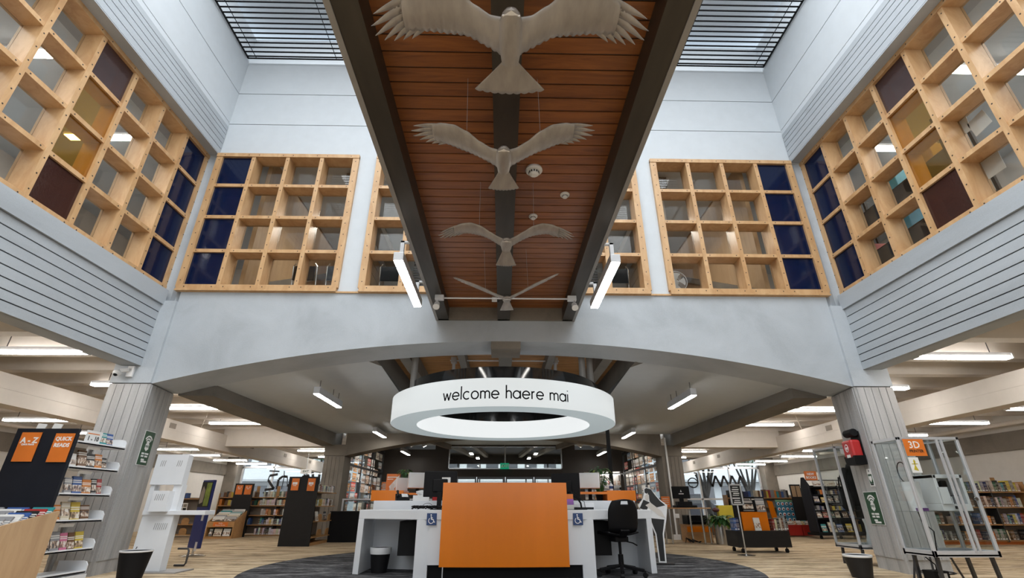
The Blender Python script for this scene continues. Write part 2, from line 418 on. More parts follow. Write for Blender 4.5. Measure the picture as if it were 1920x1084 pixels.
# ---------- side walls of the atrium
for s, nm in ((-1,'left'),(1,'right')):
    mb = MB()
    mb.box(X(s,5.36), X(s,5.62), -5, 6.90, 2.65, 3.62)                     # board-marked spandrel, with joints cut between boards
    zz = [2.665, 2.765, 2.875, 2.99, 3.11, 3.235, 3.36, 3.49, 3.62]
    for a, b in zip(zz[:-1], zz[1:]): mb.box(X(s,5.33), X(s,5.37), -5, 6.90, a+(.007 if a > 2.7 else -.015), b-.007)
    mb.box(X(s,5.30), X(s,5.64), -5, 6.88, 3.62, 3.86)                      # ledge under the windows
    struct('wall_%s_spandrel' % nm, mb, M['conc_band'])
    struct('wall_%s_joints' % nm, MB().box(X(s,5.345), X(s,5.40), -5, 6.895, 2.68, 3.60), M['joint'])
    mb = MB(); mb.box(X(s,5.27), X(s,5.9), -5, 6.92, 6.58, 7.23)
    zz = [6.58, 6.70, 6.82, 6.93, 7.04, 7.13, 7.23]
    mb2 = MB()
    for a, b in zip(zz[:-1], zz[1:]): mb2.box(X(s,5.225), X(s,5.27), -5, 6.92, a+.006, b-.006 if b < 7.2 else b)
    struct('wall_%s_beam' % nm, MB().box(X(s,5.24), X(s,5.9), -5, 6.915, 6.585, 7.225), M['joint'])
    mb2.box(X(s,5.225), X(s,5.9), -5, 6.92, 6.565, 6.58); struct('wall_%s_beam_boards' % nm, mb2, M['conc_band'])
    mb = MB()
    for z0, z1 in ((7.23,7.335),(7.347,8.075),(8.09,9.6)): mb.box(X(s,5.235), X(s,5.5), -5, YW+.03, z0, z1)
    mb.box(X(s,5.3), X(s,5.5), -5, YW+.03, 7.23, 9.6)
    struct('wall_%s' % nm, mb, M['white'])
    # concrete strip in the corner between the two window walls, then the pier below it
    mb = MB().prism([(X(s,5.44),6.93),(X(s,5.30),6.97),(X(s,5.20),6.93),(X(s,5.165),6.97),(X(s,5.165),7.25),(X(s,5.6),7.25)], 3.70, 6.58)
    struct('trim_%s' % nm, mb, M['conc'])
    mb = MB().prism([(X(s,5.70),6.86),(X(s,5.12),6.86),(X(s,5.12),7.6),(X(s,5.70),7.6)], 2.40, 3.68)
    struct('pier_%s' % nm, mb, M['conc'])
    # boarded pillar
    top, bot = 2.392, 0
    P = [(5.70,6.88),(5.12,6.88),(5.25,7.6),(5.70,7.6)]
    mb = MB().prism([(X(s,a),b) for a, b in P], bot, top)
    for k in range(5):                                                     # raised boards on both faces
        a = 5.155+.11*k; mb.box(X(s,a), X(s,a+.10), 6.868, 6.89, .16, top-.01)
    for k in range(5):
        t0, t1 = .05+.19*k, .05+.19*k+.175
        p = [(5.12+.13*t, 6.88+.72*t) for t in (t0, t1)]
        nx, ny = -.72, .13; L = math.hypot(nx, ny); e = .012
        poly = [(X(s,p[0][0]),p[0][1]),(X(s,p[1][0]),p[1][1]),(X(s,p[1][0]+nx/L*e),p[1][1]+ny/L*e),(X(s,p[0][0]+nx/L*e),p[0][1]+ny/L*e)]
        mb.prism(poly, .16, top-.01)
    struct('pillar_%s' % nm, mb, M['conc_pil'])
    # edge beam of the vestibule and the far pillar
    mb = MB(); Q = [(4.62,7.58,2.37),(5.16,7.58,2.37),(5.0,14.2,2.27),(4.62,14.2,2.27)]
    mb.add([(X(s,a),b,c) for a, b, c in Q]+[(X(s,a),b,3.2) for a, b, c in Q], [(0,3,2,1),(4,5,6,7),(0,1,5,4),(1,2,6,5),(2,3,7,6),(3,0,4,7)])
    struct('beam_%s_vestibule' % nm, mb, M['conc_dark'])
    mb = MB().box(X(s,4.30), X(s,4.84), 13.6, 14.2, 0, 2.02)
    for k in range(4): mb.box(X(s,4.42+.105*k), X(s,4.42+.105*k+.095), 13.588, 13.6, .05, 2.0)
    mb.box(X(s,4.25), X(s,4.86), 13.58, 14.2, 2.02, 2.30)
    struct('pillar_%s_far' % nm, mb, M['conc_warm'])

# ---------- bridge overhead
mb = MB().box(-1.02,1.1,-5,6.9,3.62,4.0); struct('ceiling_bridge_slab', mb, M['bronze'])
mb = MB()
y = 6.88
while y > -3:
    mb.box(-.86,.93,y-.122,y-.006,3.598,3.62); y -= .128
mb.mat(1).box(-.86,.93,-3,6.89,3.606,3.62)
struct('ceiling_bridge_boards', mb, [M['soffit'], M['joint']])
mb = MB()
for x0, x1 in ((-1.0,-.835),(.915,1.075)): mb.box(x0,x1,-5,6.89,3.40,3.63)
mb.box(-.085,.105,-5,6.89,3.40,3.63)
struct('beam_bridge', mb, M['bronze'])
mb = MB()
for x0, x1 in ((-1.035,-.995),(1.07,1.11)): mb.box(x0,x1,-5,6.89,3.392,4.0)
struct('beam_bridge_edge', mb, M['greystrip'])
struct('wall_bridge_end', MB().box(-1.0,1.075,6.84,6.895,3.40,3.63), M['conc_warm'])

# ---------- grille and skylight over the atrium
mb = MB()
y = 6.84; k = 0
while y > -4.5:
    mb.box(-5.15,5.28,y-.021,y,8.93,8.95); y -= .103 if k else .05; k += 1
for x in (-5.15,5.265): mb.box(x,x+.015,-4.5,6.84,8.93,8.97)
struct('ceiling_grille', mb, M['grille'])
mb = MB()
for x in (-5.0,-3.4,-1.8,1.9,3.5,5.1): mb.box(x,x+.01,-4.5,6.84,8.97,8.98)
struct('ceiling_grille_hanger', mb, M['grille'])
mb = MB().box(-5.5,5.63,5.35,7.2,9.9,10.0)
mb.box(-5.5,5.63,-5,-4,9.9,10.0)
struct('ceiling', mb, M['white'])
struct('window_7', MB().box(-5.5,5.63,-4,5.35,9.92,9.96), M['skylight'])
struct('wall_front', MB().box(-14,14,-5.2,-5,0,10), M['white'])
struct('window_14', MB().box(-4.6,4.7,-4.99,-4.97,1.0,9.2), M['skylight'])  # added glowing panel, unseen behind the camera, lights the arch wall

# ---------- vestibule behind the arch
mb = MB(); n = 14
for s in (-1,1):
    for i in range(n):
        d0, d1 = 2.12+(4.62-2.12)*i/n, 2.12+(4.62-2.12)*(i+1)/n
        za, zb = archz(XC+d0,3.07,.67,5.12)+.015, archz(XC+d1,3.07,.67,5.12)+.015
        mb.add([(X(s,d0),7.58,za),(X(s,d1),7.58,zb),(X(s,d1),13.62,2.60),(X(s,d0),13.62,2.60)], [(0,1,2,3)])
mb.add([(X(-1,2.14),10.8,2.61),(X(1,2.14),10.8,2.61),(X(1,2.14),13.62,2.601),(X(-1,2.14),13.62,2.601)], [(0,1,2,3)])
struct('ceiling_vestibule', mb, M['white'], smooth=True)
mb = MB().box(X(-1,2.15),X(1,2.15),7.5,10.9,3.34,3.40)
mb2 = MB(); y = 10.8
while y > 7.5: mb.box(X(-1,2.15),X(1,2.15),y-.122,y-.008,3.325,3.345); y -= .13
struct('ceiling_vestibule_boards', mb, M['soffit_pale'])
mb = MB()
for s in (-1,1):
    mb.box(X(s,2.12),X(s,2.28),7.58,10.95,2.95,3.4); mb.box(X(s,1.63),X(s,1.81),7.58,10.9,3.05,3.4); mb.box(X(s,.72),X(s,.84),7.58,10.9,3.12,3.4)
mb.box(-.07,.16,7.58,10.9,3.10,3.4); mb.box(X(-1,2.2),X(1,2.2),10.8,11.0,2.6,3.4)
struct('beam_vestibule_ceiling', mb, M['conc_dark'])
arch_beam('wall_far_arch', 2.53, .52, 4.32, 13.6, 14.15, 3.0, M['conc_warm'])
struct('ceiling_entrance', MB().box(-4.9,5.0,14.15,18.7,2.84,2.9), M['white'])
mb = MB()
for s in (-1,1): mb.bar((X(s,2.9),14.2,2.76),(X(s,2.0),18.5,2.76),.14,.16)
struct('beam_entrance', mb, M['conc_warm'])

# dark wall with transom window and glazed doors
YD = 18.5
mb = MB()
mb.box(-4.9,-2.45,YD,YD+.15,0,2.68); mb.box(-2.45,-1.96,YD-.06,YD+.15,0,2.9); mb.box(2.22,2.7,YD-.06,YD+.15,0,2.9)
mb.box(2.7,3.0,YD,YD+.15,0,2.68); mb.box(3.0,4.99,YD,YD+.15,1.92,2.68); mb.box(3.0,4.99,YD,YD+.15,0,.55)
mb.box(-1.96,2.22,YD-.02,YD+.15,2.80,2.95); mb.box(-1.96,2.22,YD-.04,YD+.15,1.74,2.0)
struct('wall_entrance', mb, M['darkwall'])
w = thing('window_8', None, None); w['kind'] = 'structure'
mb = MB()
for a, b, c, d in ((-1.96,2.22,2.0,2.03),(-1.96,2.22,2.77,2.80),(-1.96,-1.92,2.0,2.8),(2.18,2.22,2.0,2.8),(.12,.14,2.0,2.8)): mb.box(a,b,YD-.02,YD+.05,c,d)
struct('window_frame', mb, M['steel'], w); struct('pane', MB().box(-1.93,2.19,YD+.01,YD+.02,2.03,2.77), M['glass'], w)
for k, (a, b) in enumerate(((-1.94,-.92),(-.90,.12),(.14,1.16),(1.18,2.20))):
    dr = thing('door_%d' % (k+1), None, None); dr['kind'] = 'structure'
    mb = MB().box(a,b,YD,YD+.05,0,.1).box(a,b,YD,YD+.05,1.66,1.74).box(a,a+.05,YD,YD+.05,.1,1.66).box(b-.05,b,YD,YD+.05,.1,1.66)
    struct('door_frame', mb, M['darksteel'], dr); struct('pane', MB().box(a+.05,b-.05,YD+.02,YD+.03,.1,1.66), M['glass'], dr)
# air lock beyond and its outer glazing
mb = MB().box(-4.9,5,YD+.15,23.2,2.92,3.0); struct('ceiling_air_lock', mb, M['darkwall'])
mb = MB()
for s in (-1,1): mb.box(X(s,4.3),X(s,4.9),YD+.15,23.2,0,3)
mb.box(-4.3,4.4,23.1,23.2,2.52,2.95)
struct('wall_air_lock', mb, M['darkwall'])
mb = MB()
for s in (-1,1):
    for q in (1.1,2.0): mb.bar((X(s,q),YD+.3,2.85),(X(s,q*.7),22.9,2.85),.16,.14)
struct('beam_air_lock', mb, M['conc_warm'])
w = thing('window_9', None, None); w['kind'] = 'structure'
mb = MB()
for x in (-4.0,-3,-2,-1,.07,1.1,2.1,3.1,4.1): mb.box(x-.03,x+.03,23.12,23.18,0,2.52)
mb.box(-4.1,4.2,23.12,23.18,2.05,2.12)
struct('window_frame', mb, M['darksteel'], w)
struct('pane', MB().box(-4.1,4.2,23.145,23.15,0,2.52), M['glass'], w)

# side glazing of the vestibule (leaflet covered glass between far pillars and dark wall)
for s, k in ((-1,10),(1,11)):
    w = thing('window_%d' % k, None, None); w['kind'] = 'structure'
    mb = MB()
    for yy in (14.25,15.6,17.0,18.4): mb.box(X(s,4.36),X(s,4.44),yy-.03,yy+.03,0,2.6)
    for z in (.95,1.85,2.5): mb.box(X(s,4.36),X(s,4.44),14.25,18.4,z-.03,z+.03)
    struct('window_frame', mb, M['darksteel'], w)
    struct('pane', MB().box(X(s,4.395),X(s,4.405),14.25,18.4,.03,2.57), M['glass'], w)
    struct('wall_glazing_plinth_'+('left' if s < 0 else 'right'), MB().box(X(s,4.33),X(s,4.47),14.2,18.5,0,.5), M['darkwall'])

# ---------- reading rooms either side
for s, nm in ((-1,'left'),(1,'right')):
    mb = MB().box(X(s,5.62),X(s,12.6),-5,7.5,2.98,3.05).box(X(s,5.0),X(s,12.6),7.5,23.4,2.98,3.05)
    struct('ceiling_reading_room_'+nm, mb, M['cream'])
    mb = MB(); y = 2.05
    while y < 22.6:                                              # ribs of the deck
        z0 = 2.72
        x0, x1 = X(s, 5.02 if y > 7.5 else 5.63), X(s,12.2)
        mb.add([(x0,y-.16,2.99),(x0,y-.09,z0),(x0,y+.09,z0),(x0,y+.16,2.99),(x1,y-.16,2.99),(x1,y-.09,z0),(x1,y+.09,z0),(x1,y+.16,2.99)],
               [(0,1,2,3),(7,6,5,4),(0,4,5,1),(1,5,6,2),(2,6,7,3)])
        y += .905
    struct('beam_ribs_'+nm, mb, M['cream'])
    mb = MB(); p = [(7.10,3.0),(8.12,23.2)]; q = [(7.42,3.0),(8.44,23.2)]
    vs = [(X(s,a),b,z) for z in (2.14,2.56) for a,b in (p[0],p[1],q[1],q[0])]
    mb.add(vs, [(0,3,2,1),(4,5,6,7),(0,1,5,4),(1,2,6,5),(2,3,7,6),(3,0,4,7)])
    mb.add([(X(s,a),b,z) for z in (2.345,2.352) for a,b in ((7.095,3),(8.115,23.2),(8.2,23.2),(7.2,3))], [(0,3,2,1),(4,5,6,7),(0,1,5,4),(1,2,6,5),(2,3,7,6),(3,0,4,7)])
    mb.box(X(s,4.9),X(s,7.75),13.75,14.15,2.27,2.75)
    struct('beam_reading_room_'+nm, mb, M['cream'])
    mb = MB()
    for yy in (11.2,15.4,18.2,21.0): xx = 7.10+(yy-3)*1.02/20.2; mb.box(X(s,xx-.012),X(s,xx+.01),yy-.11,yy+.11,2.38,2.49)
    struct('trim_vents_'+nm, mb, M['taupe'])
    mb = MB()                                                    # sprinkler pipes, ducts
    for yy, zz in ((9.9,2.6),(11.8,2.62)): mb.tube([(X(s,6.95),yy-.3,2.9),(X(s,7.3),yy+.1,2.5)], .014, 6)
    mb.tube([(X(s,11.8),3,2.55),(X(s,11.8),22.5,2.55)], .05, 8)
    struct('trim_pipes_'+nm, mb, M['cream'])
    mb = MB().box(X(s,12.2),X(s,12.4),-5,23.2,0,2.0); mb.box(X(s,12.19),X(s,12.4),-5,23.2,2.42,3)
    struct('wall_reading_room_'+nm, mb, M['creamw'])
    mb = MB(); y = -5
    while y < 23: mb.box(X(s,12.14),X(s,12.4),y,min(y+2.99,23.2),2.0,2.42); y += 3
    mb.box(X(s,11.7),X(s,12.4),22.5,23.2,0,2.9)
    struct('wall_band_'+nm, mb, M['conc_warm'])
    # far glazing to the street
    w = thing('window_%d' % (12 if s < 0 else 13), None, None); w['kind'] = 'structure'
    mb = MB()
    for d in (4.98,6.1,7.5,8.9,10.3,11.66): mb.box(X(s,d-.035),X(s,d+.035),22.95,23.05,0,2.8)
    for z in (.04,1.05,2.35): mb.box(X(s,4.98),X(s,11.7),22.95,23.05,z-.035,z+.035)
    struct('window_frame', mb, M['alu'], w)
    struct('pane', MB().box(X(s,5),X(s,11.7),22.995,23.005,.05,2.8), M['glass'], w)
    struct('wall_far_'+nm, MB().box(X(s,4.9),X(s,12.4),22.9,23.1,2.72,3), M['conc_warm'])
    struct('wall_core_'+nm, MB().box(X(s,4.9),X(s,5.05),18.4,23.2,0,3), M['creamw'])

# ---------- rooms behind the upper windows
mb = MB()
mb.box(-9.5,9.6,7.2,12,3.62,3.8); 
for s in (-1,1): mb.box(X(s,5.64),X(s,9.5),-5,7.2,3.62,3.8)
struct('floor_upper', mb, M['conc'])
mb = MB().box(-9.5,9.6,7.2,12,6.75,6.85)
for s in (-1,1): mb.box(X(s,5.9),X(s,9.5),-5,7.2,6.75,6.85)
for y in (8.4,9.6,10.8): mb.box(-9.5,9.6,y,y+.02,6.735,6.75)
struct('ceiling_upper', mb, M['white'])
mb = MB().box(-9.5,9.6,11.9,12,3.8,6.75)
for s in (-1,1): mb.box(X(s,9.3),X(s,9.5),-5,12,3.8,6.75)
struct('wall_upper', mb, M['creamw'])
mb = MB()
for s in (-1,1):
    mb.box(X(s,4.4),X(s,4.48),7.25,11.9,3.8,6.75)                           # brown screens beyond the end windows
    for k in range(8): mb.box(X(s,3.35),X(s,3.5),9.2,11.9,4.4+.28*k,4.66+.28*k)
struct('wall_upper_screen', mb, M['oak'])
mb = MB()
for s in (-1,1):
    mb.bar((X(s,4.36),7.5,4.2),(X(s,4.36),10.5,5.9),.05,.12); mb.bar((X(s,3.0),7.6,6.62),(X(s,3.0),11.8,6.62),.3,.22)
struct('beam_upper', mb, M['conc_warm'])
mb = MB(); z = 4.0
while z < 6.6: mb.box(-1.9,2.0,9.0,9.03,z,z+.035); z += .06
struct('trim_louvre', mb, M['darksteel'])
# ================================================================== LAMPS
ORD = ['first','second','third','fourth','fifth','sixth','seventh','eighth','ninth','tenth','eleventh','twelfth']
def make_batten():
    t = thing('fluorescent_light', 'x', 'ceiling light', group='fluorescent battens in the reading rooms')
    obj('housing', MB().box(-.68,.68,-.05,.05,.03,.075), M['whitemetal'], t)
    mb = MB().prism([(-.045,.03),(-.06,.012),(-.05,-.006),(.05,-.006),(.06,.012),(.045,.03)], -.66, .66, 'x'); obj('diffuser', mb, M['tube'], t)
    for x in (-.67,.67): obj('end_cap', MB().box(x-.012,x+.012,-.062,.062,-.008,.06), M['whiteplast'], t)
    for x in (-.42,.42): obj('hanger', MB().tube([(x,0,.07),(x,0,.42)], .006, 6), M['darksteel'], t)
    return t
batten0 = make_batten(); bn = [0]
def batten(x, y, label, z=2.44):
    if bn[0] == 0: batten0.location = (x,y,z); batten0['label'] = label
    else: dup(batten0, (x,y,z), 0, label)
    bn[0] += 1
for s, nm in ((-1,'left'),(1,'right')):
    inner = [(3.8,(6.3,7.6)),(6.28,(6.33,)),(8.2,(6.40,)),(10.33,(5.30,6.68)),(12.4,(5.36,6.74)),(19.0,(7.1,)),(21.5,(7.2,))]
    for k, (y, ds) in enumerate(inner):
        for q, d in enumerate(ds):
            if y < 4 : continue
            side = 'hall end' if q == 0 else 'wall end'
            batten(X(s,d), y, 'lit tube lamp, %s row from the front, inner %s ceiling bay%s' % (ORD[k-1], nm, ', '+side if len(ds) > 1 else ''), 2.66)
    outer = [(8.9,10.12),(10.6,10.02),(12.6,10.3),(16.45,10.6),(18.5,11.0),(20.6,11.05),(22.3,11.0)]
    for k, (y, d) in enumerate(outer):
        batten(X(s,d), y, 'lit tube lamp beyond the long white %s beam, %s from the front' % (nm, ORD[k]))
def linear(name, x, y0, y1, z, w, h, label, group, rods, ztop):
    t = thing(name, label, 'suspended light', (x,(y0+y1)/2,z), 0, group); L = (y1-y0)/2
    obj('housing', MB().box(-w/2,w/2,-L,L,.008,h), M['alu'], t, bevel=.004)
    obj('diffuser', MB().box(-w/2+.008,w/2-.008,-L+.008,L-.008,-.004,.01), M['ledlamp'], t)
    for k, q in enumerate(rods): obj('rod', MB().tube([(0,q*L,h),(0,q*L,ztop-z)], .006, 6), M['darksteel'], t)
    return t
g = 'linear lights beside the timber bridge'
for s, nm, x in ((-1,'left',-1.09),(1,'right',1.17)):
    t = linear('linear_pendant_light', x, 4.36, 5.62, 3.10, .105, .10, 'bright linear lamp hung along the %s edge of the timber-lined bridge' % nm, g, (), 3.4)
    for q in (-.5,.5): obj('bracket', MB().box(-.02,.02,q-.02,q+.02,.1,.30).box(-.02,.07 if s < 0 else .02,q-.02,q+.02,.28,.30).box(-.02 if s < 0 else -.07,.02,q-.02,q+.02,.28,.30), M['whitemetal'], t)
g = 'suspended linear lights in the vestibule'
for s, nm in ((-1,'left'),(1,'right')):
    for k, (d, y0, y1, z, zt) in enumerate(((3.10,7.80,9.02,2.45,2.70),(3.22,12.2,13.35,2.45,2.60),(3.38,16.6,17.9,2.42,2.84))):
        linear('linear_pendant_light', X(s,d), y0, y1, z, .10, .12, 'slim suspended lamp on rods, %s from the front, %s of the ring' % (ORD[k], nm), g, (-.8,.3,.8), zt)
for s, nm in ((-1,'left'),(1,'right')):
    for k, (d, y) in enumerate(((1.28,19.6),(1.12,21.6))):
        linear('linear_pendant_light', X(s,d), y, y+.7, 2.66, .14, .08, 'small square lamp seen through the transom window, %s on the %s' % (('nearer','farther')[k], nm), 'lamps in the air lock', (), 2.9)

# ---------- welcome ring
cx, cy, zb = .02, 8.60, 2.05
ring = thing('ring_pendant_light', 'huge lit white ring pendant lettered welcome haere mai above the desk', 'pendant light', (cx,cy,zb))
def ringwall(r0, r1, z0, z1, n=96):
    mb = MB()
    pr = [(r0,z0),(r1,z1)]
    return mb.lathe(pr, n, cap=False)
mb = MB().lathe([(1.93,0),(1.935,.01),(1.935,.395),(1.92,.405),(1.66,.405)], 96, cap=False); obj('outer_band', mb, M['ringface'], ring, smooth=True)
mb = MB().lathe([(1.50,.002),(1.93,0)], 96, cap=False); obj('underside', mb, M['ringunder'], ring)
mb = MB().lathe([(1.50,.002),(1.50,.33)], 96, cap=False); obj('inner_band', mb, M['ringin'], ring, smooth=True)
mb = MB().lathe([(1.52,.33),(1.52,.64),(1.66,.64),(1.66,.405)], 96, cap=False); obj('drum', mb, M['ringblack'], ring, smooth=True)
for x, y, z in ((-1.49,7.9,3.33),(-.57,10.15,3.33),(1.34,7.82,3.33),(1.50,7.98,3.33)):
    y = cy - .0 if False else y
    a = math.atan2(x-cx, -(y-cy)) ; rr = 1.59
    obj('suspension_rod', MB().tube([(x-cx,y-cy,.5),(x-cx,y-cy,z-zb)], .055, 14), M['greystrip'], ring, smooth=True)
# hand drawn geometric letters, bent round the band
def arc(c, r, a0, a1, n=18): return [(c[0]+r*math.cos(math.radians(a0+(a1-a0)*i/n)), c[1]+r*math.sin(math.radians(a0+(a1-a0)*i/n))) for i in range(n+1)]
GL = {'w': (1.15,[[(0,1),(.29,0)],[(.29,0),(.575,.92)],[(.575,.92),(.86,0)],[(.86,0),(1.15,1)]]),
 'e': (1.0,[[(.03,.5),(.97,.5)]+arc((.5,.5),.48,2,322)]),
 'l': (.08,[[(.04,0),(.04,1.72)]]), 'c': (.88,[arc((.5,.5),.48,48,312)]), 'o': (1.0,[arc((.5,.5),.48,0,360,28)]),
 'm': (1.25,[[(.04,0),(.04,1)],[(.04,.6)]+arc((.34,.66),.30,180,0,10)+[(.64,0)],[(.64,.6)]+arc((.94,.66),.30,180,0,10)+[(1.24,0)]]),
 'h': (.70,[[(.04,0),(.04,1.72)],[(.04,.55)]+arc((.37,.64),.33,180,0,10)+[(.70,0)]]),
 'a': (1.0,[arc((.48,.5),.47,0,360,28),[(.97,0),(.97,1)]]),
 'r': (.42,[[(.04,0),(.04,1)],[(.04,.62)]+arc((.36,.62),.32,180,80,8)]), 'i': (.08,[[(.04,0),(.04,1)],[(.04,1.36),(.04,1.48)]])}
word = 'welcome haere mai'; xs = 0; strokes = []; wi = 0
for ch in word:
    if ch == ' ': xs += .68; wi += 1; continue
    w_, ss = GL[ch]
    for st in ss: strokes.append(([(xs+a, b) for a, b in st], wi))
    xs += w_+.26
tot = xs-.26; sc = 1.865/tot; mb = MB(); hw = .0095
def onring(u, v, r):
    a = (u-.5)*1.865/1.935+.018; return (r*math.sin(a), -r*math.cos(a), v)
wid = [0]
for st, wi in strokes:
    if wi != wid[-1]: obj('lettering', mb, M['ringink'], ring); mb = MB(); wid.append(wi)
    P = [Vector((a*sc, .108+b*sc*1.05)) for a, b in st]; L, Rr = [], []
    for i, p in enumerate(P):
        d = (P[min(i+1,len(P)-1)]-P[max(i-1,0)]).normalized(); nn = Vector((-d.y,d.x))*hw
        L.append(p+nn); Rr.append(p-nn)
    for i in range(len(P)-1):
        q = [L[i],L[i+1],Rr[i+1],Rr[i]]
        mb.add([onring(a.x/1.865, a.y, 1.9385) for a in q], [(0,1,2,3)])
obj('lettering', mb, M['ringink'], ring)

# ---------- fittings under the bridge
def detector(x, y, z, r, label):
    t = thing('smoke_detector', label, 'smoke detector', (x,y,z))
    obj('base', MB().lathe([(r*1.0,0),(r*1.05,-r*.25),(r*.9,-r*.45)], 24), M['whiteplast'], t, smooth=True)
    mb = MB().lathe([(r*.62,-r*.45),(r*.6,-r*.8),(r*.35,-r*1.0)], 20); obj('sensor_head', mb, M['whiteplast'], t, smooth=True)
    mb = MB()
    for k in range(12): a = 2*PI*k/12; mb.cbox((r*.62*math.cos(a), r*.62*math.sin(a), -r*.6), (r*.05,r*.16,r*.25), Matrix.Rotation(a,3,'Z'))
    obj('slots', mb, M['ink'], t)
detector(.27,3.49,3.598,.075,'large white slotted smoke detector behind the second hanging bird')
detector(.60,3.87,3.598,.045,'small round white sensor beside the right bridge beam')
detector(.31,4.26,3.598,.045,'small round white sensor just above the third hanging bird')
t = thing('spotlight_rail', 'thin white rail across the bridge soffit behind the smallest hanging bird', 'light rail', (.035,5.93,3.36))
obj('rail', MB().tube([(-.93,0,0),(.93,0,0)], .011, 8), M['whitemetal'], t)
for x in (-.9,.9): obj('clamp', MB().box(x-.06,x+.06,-.03,.03,-.03,.04), M['whitemetal'], t, bevel=.005)
for s, nm in ((-1,'left'),(1,'right')):
    t = thing('spotlight', 'small pale spotlight on the %s end of the rail under the bridge' % nm, 'spotlight', (.035+s*.93,5.93,3.31))
    obj('head', MB().tube([(0,.02,-.02),(0,-.05,-.10)], [.035,.045], 14), M['whiteplast'], t, smooth=True); obj('yoke', MB().box(-.008,.008,-.02,.02,-.05,.04), M['alu'], t)
t = obj('emergency_light', MB().box(-.16,-.05,6.1,6.15,3.40,3.46), M['whiteplast'], bevel=.004); tag(t, 'small white box light behind the tail of the smallest hanging bird', 'light')
t = thing('spotlight_rail', 'white rail with clamps under the timber ceiling above the ring', 'light rail', (.035,8.5,3.22))
obj('rail', MB().tube([(-1.0,0,0),(1.0,0,0)], .012, 8), M['whitemetal'], t)
for x in (-.93,.93): obj('clamp', MB().box(x-.05,x+.05,-.04,.04,-.05,.06).tube([(x,0,-.05),(x,0,-.2)],.03,10), M['alu'], t)
for s, nm in ((-1,'left'),(1,'right')):
    t = thing('spotlight', 'pair of white square spotlights under the far arch, %s of the ring' % nm, 'spotlight', (X(s,2.55),15.0,2.62))
    obj('bar', MB().box(-.35,.35,-.02,.02,0,.03), M['whitemetal'], t)
    for x in (-.24,.14): obj('head', MB().cbox((x,0,-.12),(.15,.15,.18),Matrix.Rotation(s*.5,3,'Y')), M['whiteplast'], t, bevel=.01)
    obj('stem', MB().tube([(0,0,.02),(0,0,.23)], .012, 8), M['whitemetal'], t)

# ---------- hanging birds
def bird(label, loc, pitch, a, c, sweep, tail_w, droop, s=1, skew=0):
    t = thing('hanging_bird_sculpture', label, 'bird sculpture', loc, 0, 'metal birds hanging under the bridge')
    t.rotation_euler = (pitch, skew, 0)
    def W(sd, x, y):
        xn = max(0, x)/.6
        y2 = y + sweep*max(0, x-.2)
        return (sd*x*s, y2*s, (a*xn + c*math.sin(PI*min(1,xn)))*s)
    LEp = [(.035,.045),(.09,.05),(.16,.02),(.25,-.055),(.33,-.10),(.42,-.11),(.50,-.09)]
    def LE(x):
        for (x0,y0),(x1,y1) in zip(LEp[:-1],LEp[1:]):
            if x <= x1: q = (x-x0)/(x1-x0); q = q*q*(3-2*q)*.5+q*.5; return y0+(y1-y0)*q
        return LEp[-1][1]
    def TE(x):
        base = .245-.36*x if x < .3 else .137-.5*(x-.3)
        return base + .011*abs(math.sin(PI*x/.031)) 
    for sd in (-1,1):
        mb = MB(); n = 64
        def f(u, v):
            x = .03+.45*u; y = LE(x)*(1-v)+TE(x)*v
            p = W(sd, x, y); return (p[0], p[1], p[2]-.018*s*math.sin(PI*v))
        mb.grid(f, n, 8)
        # long separate primaries fanned round the tip
        F = [((.40,-.075),(.60,-.105)),((.42,-.055),(.625,-.055)),((.42,-.03),(.62,-.005)),((.41,-.005),(.585,.035)),((.40,.02),(.545,.062)),((.385,.04),(.505,.08)),((.36,.055),(.465,.095))]
        for (x0,y0),(x1,y1) in F:
            d = Vector((x1-x0,y1-y0)); L = d.length; d /= L; nn = Vector((-d.y,d.x))
            def f2(u, v):
                w = .021*(1-max(0,(u-.35)/.65)**1.7); p = Vector((x0,y0))+d*L*u + nn*((v-.5)*2*w) + nn*(.012*u*u)
                return W(sd, p.x, p.y)
            mb.grid(f2, 12, 2)
        obj('wing', mb, M['bird'], t, smooth=True, solid=.005)
    mb = MB()
    prof = [(0.0,-.015),(.022,-.008),(.038,.012),(.05,.05),(.054,.12),(.05,.19),(.042,.25),(.04,.27)]
    nseg = 14
    def fb(u, v):
        k = u*(len(prof)-1); i = min(int(k), len(prof)-2); q = k-i
        w = prof[i][0]*(1-q)+prof[i+1][0]*q; y = prof[i][1]*(1-q)+prof[i+1][1]*q
        th = PI*(v-.5)*2
        return (w*s*math.sin(th), y*s, (-w*.55*math.cos(th) - .004)*s)
    mb.grid(fb, 21, nseg); obj('body', mb, M['bird'], t, smooth=True)
    mb = MB().grid(lambda u, v: (((v-.5)*.075)*s, (-.018+.02*u+.06*abs(v-.5)*(1-u))*s, (-.028-.004*u)*s), 3, 8); obj('head', mb, M['birdedge'], t, solid=.006)
    mb = MB()
    def ft(u, v):
        e = (v-.5)*2; wid = .035+(tail_w-.035)*u**1.05
        y = .25+.19*u*(1-.13*e*e) + (.008*abs(math.sin(PI*v*9)) if u > .99 else 0)
        return (e*wid*s, y*s, -droop*u*.19*s - .01)
    mb.grid(ft, 10, 36); obj('tail', mb, M['bird'], t, smooth=True, solid=.005)
    zt = 3.60-loc[2]
    for sd in (-1,1):
        p = W(sd, .25, -.02); mb = MB().tube([p, (p[0], p[1], zt)], .0012, 4); obj('wire', mb, M['alu'], t)
bird('largest grey metal bird overhead with widely fanned feathers and broad tail', (.025,1.43,2.84), 0, .03,.07,.36,.175,.0, s=1.06)
bird('second hanging metal bird from the front, wings held in a shallow V', (-.005,2.52,3.0), .03, .12,.045,.05,.115,.15, skew=-.02)
bird('third hanging metal bird, brownish wings arched and tail drooping', (.025,3.76,3.02), .10, .03,.10,.12,.10,.45)
